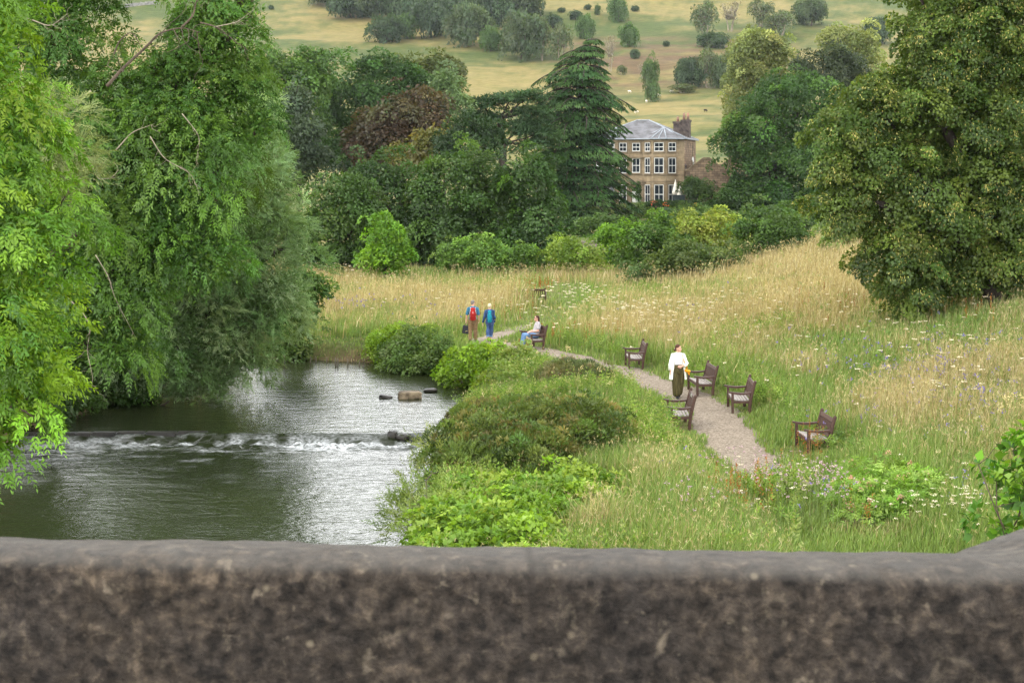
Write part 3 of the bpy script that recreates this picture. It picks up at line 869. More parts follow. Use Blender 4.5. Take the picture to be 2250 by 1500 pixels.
# bare boughs seen among the left trees
def bare_bough(label, d, pts_px, r0, kids=8, seed=0):
    mb = MB(); pts = np.array([P(x, y, d + (q[0] if q else 0)) for x, y, *q in pts_px])
    t = np.linspace(0, 1, len(pts)); tt = np.linspace(0, 1, len(pts) * 5)
    q = np.stack([np.interp(tt, t, pts[:, k]) for k in range(3)], -1)
    for _ in range(3): q[1:-1] = (q[:-2] + 2 * q[1:-1] + q[2:]) / 4
    mb.tube(q, r0 * (1 - 0.8 * tt), None, 7)
    for _ in range(kids):
        i = rng.integers(4, len(q) - 1)
        dr = norm(q[min(i + 2, len(q) - 1)] - q[i - 1] + rng.normal(size=3) * 0.35 * np.linalg.norm(q[-1] - q[0]) * 0.25)
        L = rng.uniform(0.5, 1.3) * r0 * 22
        limb(mb, q[i], q[i] + dr * L - UP * L * 0.2, r0 * 0.3, r0 * 0.06, 0.35, 8, -0.06, 5)
    mb.v = [np.vstack(mb.v) - q[0]]
    return mb, q[0]


wa = [o for o in COL.objects if o.name == 'weeping_ash'][0]
for i, (pts, r0, kd) in enumerate([
        ([(235, 190), (270, 150), (320, 105), (350, 72), (400, 60), (440, 72)], 0.10, 12),
        ([(250, 120), (262, 90), (285, 70), (300, 80)], 0.04, 6),
        ([(400, 60), (425, 35), (432, 0), (440, -30)], 0.05, 9),
        ([(440, 50), (480, 60), (520, 95), (545, 110)], 0.035, 9),
        ([(255, 330), (290, 290), (340, 272)], 0.03, 5),
        ([(195, 345), (205, 370), (215, 395), (245, 392), (262, 372), (250, 355)], 0.026, 5),
        ([(150, 655), (185, 690), (200, 720), (190, 770), (205, 830), (200, 855)], 0.03, 8),
        ([(210, 560), (240, 610), (250, 650), (300, 745)], 0.022, 6), ([(330, 300), (360, 350), (420, 380), (440, 430)], 0.025, 10), ([(470, 60), (520, 50), (560, 20)], 0.025, 12), ([(60, 40), (110, 60), (150, 30)], 0.03, 12), ([(400, 250), (440, 300), (430, 360)], 0.022, 10), ([(200, 200), (160, 230), (120, 240)], 0.03, 8)]):
    mb, o0 = bare_bough('', 33.6, pts, r0 * (0.6 if i else 0.45), kd, i)
    mb.build('bough', M_TWIG if i > 3 else M_BARK, wa, o0 - np.array(wa.location))

# ------------------------------------------------------------------ mid-distance trees
KD = 0.76
def mid(cols, n, L=0.30, kk=None, **k):
    kk = kk or KD
    d = dict(cr=0.95, L=L * 0.85, W=L * 0.55, cols=[g_(*c, kk) for c in cols], lump=0.42, core=0.12, cj=0.19, spike=0.26)
    d.update(k); return d


ALD = [(72, 104, 48), (84, 118, 54), (64, 94, 46)]
ALDD = [(62, 92, 46), (70, 102, 50), (54, 82, 44)]
BRI = [(104, 146, 42), (92, 134, 42), (84, 124, 42)]
YEL = [(112, 142, 54), (100, 130, 54), (124, 150, 62)]
T = tree
T('alder_tree', 'rounded mid green alder at the left end of the meadow beside the willow', 'tree', 101, 745, [(745, 470, 62, 95), (700, 500, 48, 85), (790, 470, 50, 70), (715, 560, 60, 48), (775, 560, 60, 48)], mid(ALD, 1150), 0.25, 'trees at the far edge of the meadow', seed=11)
T('young_alder', 'bright green young tree standing forward of the darker trees at the meadow edge', 'tree', 94, 845, [(845, 520, 40, 50), (838, 570, 56, 40), (880, 560, 24, 45), (846, 488, 20, 25)], mid(BRI, 620, 0.26, 1.0, cr=0.65), 0.12, 'trees at the far edge of the meadow', seed=12)
T('alder_tree', 'tall dark green alder behind the bright young tree', 'tree', 113, 860, [(850, 420, 75, 80), (800, 400, 45, 55), (880, 500, 100, 80), (905, 570, 70, 40)], mid(ALDD, 1300), 0.3, 'trees at the far edge of the meadow', seed=13)
T('alder_tree', 'broadest dark alder in the middle of the meadow edge with a bent bough showing', 'tree', 111, 1010, [(1025, 400, 88, 76), (960, 420, 60, 62), (1085, 430, 62, 70), (1010, 500, 120, 85), (1100, 520, 70, 70), (960, 560, 80, 45)], mid(ALD + [(74, 104, 56)], 1900), 0.35, 'trees at the far edge of the meadow', seed=14, nbr=40)
T('alder_tree', 'dark leafy tree directly left of the big cedar at the meadow edge', 'tree', 108, 1170, [(1155, 400, 55, 75), (1185, 450, 56, 80), (1150, 520, 80, 78), (1205, 530, 40, 60)], mid(ALDD + [(80, 118, 50)], 1150), 0.25, 'trees at the far edge of the meadow', seed=15)
SHR = mid([(94, 130, 62), (104, 140, 64), (84, 118, 58)], 330, 0.22, 1.05, cr=0.55, up=0.8)
gs = 'light green bushes along the back of the meadow'
T('meadow_shrub', 'light green bush at the left end of the hedge line below the bent alder', 'shrub', 99, 1000, [(1000, 572, 42, 36), (1020, 555, 30, 30)], SHR, 0.05, gs, seed=21, nbr=8)
T('meadow_shrub', 'light green bush in the middle of the hedge line, feathery topped', 'shrub', 98, 1062, [(1058, 562, 46, 40), (1095, 572, 34, 32)], SHR, 0.05, gs, seed=22, nbr=8)
T('meadow_shrub', 'lower light green bush beside the hedge line gap under the dark tree', 'shrub', 99, 1145, [(1140, 574, 48, 30), (1160, 562, 26, 26)], SHR, 0.05, gs, seed=23, nbr=8)
T('meadow_shrub', 'yellowish green wide bush in front of the base of the big cedar', 'shrub', 98, 1262, [(1235, 566, 46, 40), (1290, 572, 48, 36), (1262, 550, 32, 28)], mid(YEL, 420, 0.22, 1.0, cr=0.55), 0.05, gs, seed=24, nbr=8)
T('meadow_shrub', 'round fresh green bush between the wide yellowish bush and the thicket', 'shrub', 103, 1345, [(1345, 530, 43, 42), (1340, 570, 46, 40)], mid(BRI + [(78, 112, 48)], 400, 0.24, 1.0, cr=0.6), 0.06, gs, seed=25, nbr=8)
gt = 'thicket bushes right of the meadow below the house'
T('thicket_bush', 'dark glossy bush at the left end of the thicket below the house', 'shrub', 96, 1425, [(1425, 530, 58, 48), (1395, 575, 42, 36), (1470, 560, 50, 48), (1450, 500, 40, 34)], mid([(76, 112, 44), (92, 130, 48), (66, 98, 42)], 800, 0.24, cr=0.6), 0.06, gt, seed=26, nbr=10)
T('thicket_bush', 'yellow green elder bush forming the top of the thicket below the house', 'shrub', 99, 1545, [(1500, 505, 60, 34), (1570, 512, 68, 40), (1530, 540, 80, 40)], mid([(128, 148, 62), (112, 138, 56), (138, 152, 74)], 700, 0.24, 1.0, cr=0.6), 0.06, gt, seed=27, nbr=10)
T('thicket_bush', 'dull green bramble bush low in the front of the thicket', 'shrub', 88, 1550, [(1540, 580, 90, 46), (1470, 590, 42, 36), (1600, 585, 50, 40)], mid([(84, 108, 56), (94, 116, 60), (74, 98, 52)], 700, 0.22, cr=0.6), 0.06, gt, seed=28, nbr=10)
T('thicket_bush', 'tall dark green hawthorn bush at the right end of the thicket', 'shrub', 92, 1700, [(1690, 525, 70, 52), (1740, 530, 50, 54), (1680, 575, 70, 40), (1640, 510, 40, 36)], mid([(74, 106, 46), (86, 120, 50), (62, 92, 42)], 900, 0.22, cr=0.6), 0.08, gt, seed=29, nbr=10)
T('thicket_bush', 'pale green bush against the left side of the large lime tree', 'shrub', 84, 1842, [(1840, 505, 46, 48), (1880, 520, 50, 40), (1830, 545, 40, 30)], mid([(120, 142, 78), (104, 132, 62), (92, 120, 56)], 480, 0.22, 0.95, cr=0.55), 0.06, gt, seed=30, nbr=10)
T('thicket_bush', 'small low grey green bramble at the meadow edge in front of the thicket', 'shrub', 88, 1395, [(1400, 605, 32, 20), (1430, 615, 26, 14)], mid([(92, 120, 72), (80, 108, 60)], 150, 0.2, cr=0.45), 0.04, gt, seed=31, nbr=6)

# ------------------------------------------------------------------ trees around the house
def far(cols, n, L=0.5, **k):
    d = dict(cr=1.5, L=L * 0.85, W=L * 0.56, cols=[g_(*c, KD) for c in cols], lump=0.4, core=0.12, cj=0.18, spike=0.24)
    d.update(k); return d


gw = 'tall trees left of the house'
SYC = [(80, 114, 54), (70, 104, 50), (92, 126, 58)]
T('sycamore_tree', 'domed green sycamore behind the willow at the left end of the wood', 'tree', 172, 600, [(600, 165, 85, 62), (560, 220, 70, 90), (690, 150, 52, 44), (660, 190, 70, 60), (620, 290, 90, 90), (600, 350, 100, 60)], far(SYC, 1900), 0.5, gw, seed=41, nbr=16)
T('dark_tree', 'narrow dull grey green tree between the two big domed trees', 'tree', 160, 660, [(652, 230, 42, 50), (660, 300, 52, 70), (670, 350, 60, 50)], far([(74, 94, 72), (66, 86, 64)], 700, 0.45), 0.35, gw, seed=42, nbr=12)
T('oak_tree', 'broad dark green tree behind the copper beech', 'tree', 182, 800, [(790, 215, 80, 75), (860, 165, 64, 42), (740, 260, 50, 80), (830, 170, 50, 42), (900, 195, 60, 50), (760, 320, 70, 70)], far([(66, 100, 52), (74, 110, 56), (60, 90, 50)], 1900), 0.5, gw, seed=43, nbr=16)
T('oak_tree', 'olive green tree top at the right shoulder of the wood', 'tree', 190, 960, [(950, 160, 52, 36), (1000, 185, 28, 50), (900, 155, 40, 28)], far([(82, 98, 56), (92, 106, 62)], 520), 0.4, gw, seed=44, nbr=10)
T('pale_tree', 'small pale grey green tree just above the copper beech', 'tree', 176, 975, [(975, 180, 36, 36), (985, 225, 40, 40)], far([(104, 132, 88), (94, 122, 80)], 330, 0.45), 0.25, gw, seed=45, nbr=8)
T('copper_beech', 'copper beech with dull reddish brown leaves in the middle of the wood', 'tree', 163, 880, [(905, 250, 66, 58), (850, 290, 72, 56), (940, 290, 56, 60), (820, 320, 56, 44), (890, 320, 80, 50)], far([(80, 68, 52), (72, 61, 47), (86, 78, 56), (76, 76, 52)], 1500), 0.45, gw, seed=46, nbr=14)
T('yew_tree', 'very dark rounded yew left of the cedars', 'tree', 140, 1040, [(1035, 300, 60, 52), (1070, 320, 40, 46), (1000, 330, 50, 44)], far([(48, 74, 40), (56, 84, 44), (42, 66, 36)], 900, 0.36, cr=1.0), 0.4, gw, M_BARKD, 10, 47)
T('golden_conifer', 'yellowish olive conifer in front of the copper beech', 'tree', 146, 930, [(930, 318, 40, 36), (915, 345, 52, 32), (955, 300, 26, 24)], far([(112, 112, 58), (98, 104, 52)], 520, 0.5, cr=1.0, droop=0.7), 0.3, gw, M_BARKD, 8, 48)
gr_ = 'tall trees right of the house'
T('lime_tree', 'tall narrow pale green lime tree rising behind the right side of the house', 'tree', 236, 1660, [(1665, 110, 62, 52), (1700, 150, 42, 60), (1640, 170, 48, 60), (1620, 230, 34, 60), (1650, 260, 50, 50), (1690, 210, 50, 60)], far([(140, 152, 92), (120, 136, 80), (106, 124, 72)], 1700, 0.5), 0.5, gr_, seed=51, nbr=14)
T('lime_tree', 'pale green domed lime tree top behind the dark pine', 'tree', 248, 1870, [(1868, 100, 56, 44), (1900, 130, 34, 60), (1840, 90, 36, 34), (1880, 170, 50, 50)], far([(136, 150, 90), (118, 136, 80)], 900, 0.5), 0.45, gr_, seed=52, nbr=12)
T('pine_tree', 'dark flat-branched pine in front of the pale domed lime', 'tree', 226, 1830, [(1830, 140, 62, 40), (1770, 150, 36, 22), (1850, 180, 60, 40), (1780, 175, 40, 26)], far([(66, 82, 56), (58, 74, 52)], 900, 0.55, W=0.2, cr=1.1, lump=0.4), 0.4, gr_, seed=53, nbr=20)
T('sycamore_tree', 'big dark green sycamore crowding the right side of the house', 'tree', 196, 1700, [(1655, 290, 66, 56), (1612, 322, 42, 34), (1700, 250, 76, 70), (1760, 210, 72, 58), (1800, 260, 50, 80), (1668, 360, 74, 56), (1740, 350, 90, 90), (1680, 420, 84, 46), (1770, 440, 80, 60)], far([(58, 92, 40), (68, 104, 44), (50, 80, 36), (78, 116, 46)], 3000, 0.46), 0.55, gr_, seed=54, nbr=20)
T('garden_tree', 'small round-headed tree on the terrace at the right end of the house front', 'tree', 206, 1528, [(1525, 412, 36, 20), (1545, 425, 26, 18)], far([(66, 96, 46), (76, 106, 52)], 260, 0.32, cr=0.7), 0.12, gr_, seed=55, nbr=8)
T('garden_shrub', 'dark shrubs under the sycamore right of the house terrace', 'shrub', 196, 1600, [(1612, 436, 46, 30), (1570, 456, 34, 20), (1660, 460, 60, 26)], far([(60, 90, 44), (70, 102, 48)], 500, 0.36, cr=0.9), 0.1, gr_, seed=56, nbr=6)
ge = 'shrubs in the garden below the house'
T('garden_shrub', 'clipped dome of pale green box in front of the house door', 'shrub', 204, 1408, [(1408, 468, 32, 22)], far([(92, 122, 66), (84, 114, 60)], 260, 0.26, cr=0.45, lump=0.06), 0.06, ge, seed=57, nbr=4)
T('garden_shrub', 'wide loose green bush below the clipped dome', 'shrub', 190, 1400, [(1385, 490, 40, 24), (1430, 488, 46, 22), (1470, 492, 36, 22)], far([(96, 124, 62), (108, 136, 66), (84, 110, 56)], 500, 0.32, cr=0.7), 0.06, ge, seed=58, nbr=4)
T('garden_shrub', 'blue green bush among the yellowish shrubs under the hedge', 'shrub', 184, 1462, [(1462, 482, 18, 20)], far([(78, 108, 80), (70, 98, 70)], 120, 0.3, cr=0.6), 0.06, ge, seed=59, nbr=4)
T('garden_shrub', 'dark low shrub under the sweeping branches of the cedar', 'shrub', 170, 1285, [(1270, 500, 40, 24), (1310, 505, 36, 20)], far([(56, 84, 44), (64, 92, 48)], 300, 0.36, cr=0.8), 0.08, ge, seed=60, nbr=4)

T('garden_shrub', 'mid green rounded bush below the right end of the terrace hedge', 'shrub', 188, 1520, [(1500, 474, 40, 24), (1545, 478, 40, 26)], far([(84, 116, 56), (96, 128, 60)], 0, 0.34, cr=0.8), 0.06, ge, seed=92, nbr=4)
T('garden_shrub', 'yellow green bush right of the rounded bush under the terrace', 'shrub', 178, 1600, [(1590, 488, 46, 24), (1640, 490, 40, 22)], far([(112, 138, 62), (98, 126, 58)], 0, 0.34, cr=0.8), 0.06, ge, seed=93, nbr=4)
T('garden_shrub', 'dark bushes filling the space behind the round fresh green bush', 'shrub', 150, 1330, [(1320, 500, 44, 28), (1370, 505, 40, 28), (1290, 515, 40, 26)], far([(66, 96, 46), (76, 106, 50)], 0, 0.34, cr=0.8), 0.08, ge, seed=94, nbr=4)
T('garden_shrub', 'dull green bushes between the thicket and the dark sycamore', 'shrub', 140, 1720, [(1690, 480, 60, 34), (1760, 480, 60, 40), (1640, 495, 50, 26)], far([(70, 100, 48), (80, 112, 54)], 0, 0.34, cr=0.8), 0.08, ge, seed=95, nbr=4)
# ------------------------------------------------------------------ cedars
def cedar(label, d, basepx, trunk_px, prof, cols, tiers=25, per=9):
    base = gpt(basepx, d)
    e = empty('cedar_tree', base, label, 'tree', 'cedars beside the house')
    tp = np.array([P(x, y, d) for x, y in trunk_px]); tp[0] = base - UP * 0.4
    mb = MB(); tt = np.linspace(0, 1, 40); q = np.stack([np.interp(tt, np.linspace(0, 1, len(tp)), tp[:, k]) for k in range(3)], -1)
    mb.tube(q, 0.62 * (1 - tt) ** 0.8 + 0.04, None, 9)
    ys_ = np.array([p[0] for p in prof]); lf = np.array([p[1] for p in prof]); rt = np.array([p[2] for p in prof])
    pp, dd, nn, cc, LL = [], [], [], [], []
    levels = np.linspace(ys_[0], ys_[-1], tiers) + rng.normal(0, 3, tiers)
    for j, yl in enumerate(levels):
        zc = CAMZ - (yl - HY) / F * d
        c0 = np.array([np.interp(zc, q[:, 2], q[:, 0]), d, zc])
        cxp = CX + c0[0] / d * F
        l_ = max(0.4, (cxp - np.interp(yl, ys_, lf)) / F * d); r_ = max(0.4, (np.interp(yl, ys_, rt) - cxp) / F * d)
        m = per if j > 4 else 6
        a0 = rng.random() * 6.28
        for b in range(m):
            az = a0 + b * 2 * math.pi / m + rng.normal(0, 0.2)
            ca = math.cos(az)
            R_ = (l_ if ca < 0 else r_) * abs(ca) + 0.5 * (l_ + r_) * (1 - abs(ca))
            R_ *= rng.uniform(0.72, 1.16)
            out = np.array([ca, math.sin(az), 0]); side = np.array([-out[1], out[0], 0])
            t = np.linspace(0, 1, 9)
            zz = R_ * (0.16 * np.sin(t * np.pi * 0.8) - 0.24 * t ** 2 + rng.normal(0, 0.02))
            bp = c0 + out * (R_ * t)[:, None] + UP * zz[:, None] + side * (np.sin(t * 3) * rng.normal(0, 0.06) * R_)[:, None]
            mb.tube(bp, 0.05 + 0.016 * R_ * (1 - t), None, 5)
            k = int(30 + R_ * 34)
            ts = 0.16 + 0.84 * rng.random(k) ** 0.8
            wdt = R_ * 0.40 * np.sin(np.pi * np.clip(ts * 0.9 + 0.12, 0, 1)) ** 0.8 + 0.1
            u = rng.uniform(-1, 1, k)
            pos = np.stack([np.interp(ts, t, bp[:, i]) for i in range(3)], -1) + side * (u * wdt)[:, None] - UP * (0.34 * np.abs(u) ** 1.5 * wdt + rng.uniform(0, 0.12, k))[:, None]
            pp.append(pos)
            dd.append(norm(out * 0.85 + side * (u * 0.75)[:, None] - UP * (0.28 + 0.5 * np.abs(u) + 0.25 * ts)[:, None] + rng.normal(size=(k, 3)) * 0.2))
            nn.append(norm(UP + out * 0.3 + rng.normal(size=(k, 3)) * 0.3))
            cc.append(pick(cols, 1, 0.12) * np.exp(rng.normal(0, 0.13, (k, 1)))); LL.append(np.full(k, 0.62) * rng.uniform(0.6, 1.3, k))
    mb.v = [np.vstack(mb.v) - base]
    mb.build('trunk', M_BARKD, e)
    L = np.concatenate(LL)
    link('crown', leaves_mesh('crown', np.vstack(pp), np.vstack(dd), np.vstack(nn), L, L * 0.30, np.vstack(cc), M_LEAFM, 0.15, base), e)


cedar('tall dark cedar with tiered drooping branches in front of the left of the house', 187, 1256, [(1256, 490), (1258, 330), (1272, 220), (1300, 84)],
      [(86, 1288, 1322), (112, 1244, 1328), (140, 1212, 1338), (168, 1178, 1346), (205, 1186, 1352), (222, 1180, 1388), (250, 1160, 1372), (276, 1128, 1412), (288, 1132, 1352), (308, 1136, 1346), (328, 1148, 1388), (345, 1160, 1392), (372, 1176, 1408), (410, 1186, 1396), (446, 1204, 1402), (478, 1226, 1372)],
      [g_(66, 98, 58, KD), g_(80, 112, 66, KD), g_(56, 86, 52, KD)])
CF = dict(cr=0.9, L=0.5, W=0.16, cols=[g_(70, 98, 66, KD), g_(60, 88, 60, KD)], lump=0.25, core=0.2, dome=0.4, up=1.4, low=0.6, droop=0.1)
cl = [(1062, 224, 40, 9), (1120, 216, 62, 11), (1170, 214, 40, 13), (1040, 250, 36, 8), (1078, 262, 34, 8), (1160, 246, 50, 12), (1140, 275, 55, 12), (1185, 290, 40, 14), (1165, 316, 40, 10)]
lb = px_lobes(cl, 178, 1.0); lb = [(c, np.array([r[0], r[0] * 0.9, r[2]])) for c, r in lb]
b0 = gpt(1106, 178)
e = empty('cedar_tree', b0, 'flat-topped open cedar with bare forked trunk left of the tall tiered cedar', 'tree', 'cedars beside the house')
crown('crown', lb, CF, e, b0, 61, M_LEAFM)
mb = MB()
q = limb(mb, b0 - UP * 0.3, P(1105, 330, 178), 0.55, 0.5, 0.03)
q = limb(mb, P(1105, 330, 178), P(1098, 258, 178), 0.5, 0.4, 0.05)
for t_, r_ in [((1122, 222), 0.24), ((1062, 228), 0.2), ((1165, 218), 0.2), ((1045, 250), 0.14), ((1150, 248), 0.16)]:
    limb(mb, P(1098, 260, 178), P(*t_, 178), r_, 0.06, 0.2, 8, -0.03)
for t_ in [(1150, 276), (1180, 292), (1082, 264), (1165, 316)]:
    limb(mb, P(1104, 318, 178), P(*t_, 178), 0.18, 0.05, 0.15, 8, 0.0)
mb.v = [np.vstack(mb.v) - b0]; mb.build('trunk', M_BARKD, e)

# ------------------------------------------------------------------ big lime tree on the right
LIME = dict(cr=0.52, layers=1.8, cover=1.6, dome=0.8, spike=0.3, L=0.115, W=0.098, cols=[g_(76, 100, 44, K), g_(86, 110, 48, K), g_(66, 90, 40, K), g_(96, 118, 52, K)], droop=0.55, lump=0.3, core=0.2, low=0.6, cj=0.12,
            extra=dict(share=0.75, k=42, L=0.11, W=0.04, out=0.1, spread=0.95, hang=0.9, cols=[g_(168, 168, 96, K), g_(154, 160, 84, K), g_(140, 152, 74, K), g_(184, 182, 114, K)]))
tree('lime_tree', 'huge flowering lime tree on the right with branches sweeping down to the grass', 'tree', 52.0, 2190,
     [(2130, 60, 150, 110), (2040, 120, 90, 100), (2010, 240, 130, 80), (1925, 215, 85, 55), (1862, 290, 80, 75), (1880, 385, 95, 75), (1850, 450, 66, 50), (2000, 380, 130, 90), (2060, 490, 150, 90), (1985, 560, 105, 80), (2000, 630, 82, 56), (2180, 230, 150, 130),
      (2190, 420, 130, 120), (2210, 560, 130, 70), (2110, 610, 100, 52), (2330, 150, 170, 220), (2360, 450, 170, 180), (2150, -90, 230, 110), (2170, 330, 240, 260, 3.0)],
     LIME, 0.6, None, M_BARKD, 60, 62, thick=1.0, fork=0.28)

# ------------------------------------------------------------------ trees and bushes on the hillside
def archetype(seed, cols, shape, n=330, k=13, L=0.09, cr=0.2, bare=0.0):
    """a crown one unit high and one unit half-width, reused at many sizes"""
    lob = []
    for (x, y, z, a, b) in shape: lob.append((np.array([x, y, z]), np.array([a, a, b])))
    dn = 1.0 if n > 200 else n / 230.0
    st = dict(cr=cr, L=L, W=L * 0.62, cols=[g_(*c, KD) for c in cols], lump=0.34, core=0.14, cj=0.17, low=0.45, cover=1.3 * dn, layers=1.3 * (dn ** 0.5), fill=0.8 * dn ** 2)
    e = bpy.data.objects.new('tmp', None)
    p, o = lobe_points(lob, n, (0.82, 1.04), 0.18, 0.32, seed)
    ob, pts, _ = crown('crown', lob, st, None, (0, 0, 0), seed)
    mb = MB()
    for j in range(2 + (seed % 2)):
        a = rng.random() * 6.28
        top = np.array([math.cos(a) * 0.25, math.sin(a) * 0.25, 0.45])
        limb(mb, (0.06 * math.cos(a), 0.06 * math.sin(a), -0.05), top, 0.045, 0.028, 0.15, 6)
        for q in pts[rng.choice(len(pts), 10)]:
            limb(mb, top, q, 0.02, 0.004, 0.2, 5, 0, 4)
    if bare > 0:
        for q in range(int(60 * bare)):
            dr = norm(np.array([rng.normal() * 0.6, rng.normal() * 0.6, 1.0]))
            st_ = np.array([dr[0] * 0.15, dr[1] * 0.15, 0.4]); limb(mb, st_, st_ + dr * rng.uniform(0.3, 0.66), 0.014, 0.003, 0.3, 6, 0, 4)
    tm = mb.mesh('trunk', M_BARK if bare == 0 else M_TWIG)
    me = ob.data
    bpy.data.objects.remove(ob)
    return me, tm


HAW = [(78, 98, 66), (86, 106, 70), (70, 92, 62)]
HAWB = [(64, 88, 60), (72, 96, 64), (58, 80, 56)]
AR = {
    'round': archetype(101, HAW, [(0, 0, 0.58, 0.8, 0.4), (0.35, 0.2, 0.5, 0.55, 0.36), (-0.4, -0.1, 0.48, 0.5, 0.34), (0, -0.3, 0.4, 0.6, 0.3)], 420),
    'dark': archetype(102, HAWB, [(0, 0, 0.6, 0.75, 0.4), (0.45, 0.1, 0.42, 0.5, 0.36), (-0.4, 0.2, 0.5, 0.55, 0.4), (-0.1, -0.35, 0.38, 0.65, 0.34)], 420),
    'dome': archetype(103, HAWB, [(0, 0, 0.46, 0.85, 0.5), (0.3, -0.3, 0.36, 0.55, 0.36), (-0.4, 0, 0.3, 0.5, 0.3)], 380),
    'thin': archetype(104, [(94, 112, 74), (86, 106, 70), (104, 116, 80)], [(0, 0, 0.66, 0.7, 0.36), (0.3, 0, 0.45, 0.5, 0.3)], 150, 11, 0.09, 0.2, 0.6),
    'bare': archetype(105, [(120, 120, 96), (108, 110, 86)], [(0, 0, 0.66, 0.6, 0.36)], 60, 9, 0.08, 0.2, 1.0),
    'sapling': archetype(106, [(76, 104, 58), (86, 112, 62)], [(0, 0, 0.6, 0.8, 0.42), (0.1, 0, 0.25, 0.6, 0.26), (-0.1, 0, 0.85, 0.5, 0.2)], 260),
    'bright': archetype(107, [(88, 122, 66), (80, 112, 62)], [(0, 0, 0.5, 0.8, 0.48), (0.3, -0.2, 0.4, 0.55, 0.4)], 320),
}
gh = 'hawthorns of the wood on the hillside'; gs_ = 'bushes scattered over the hillside pasture'
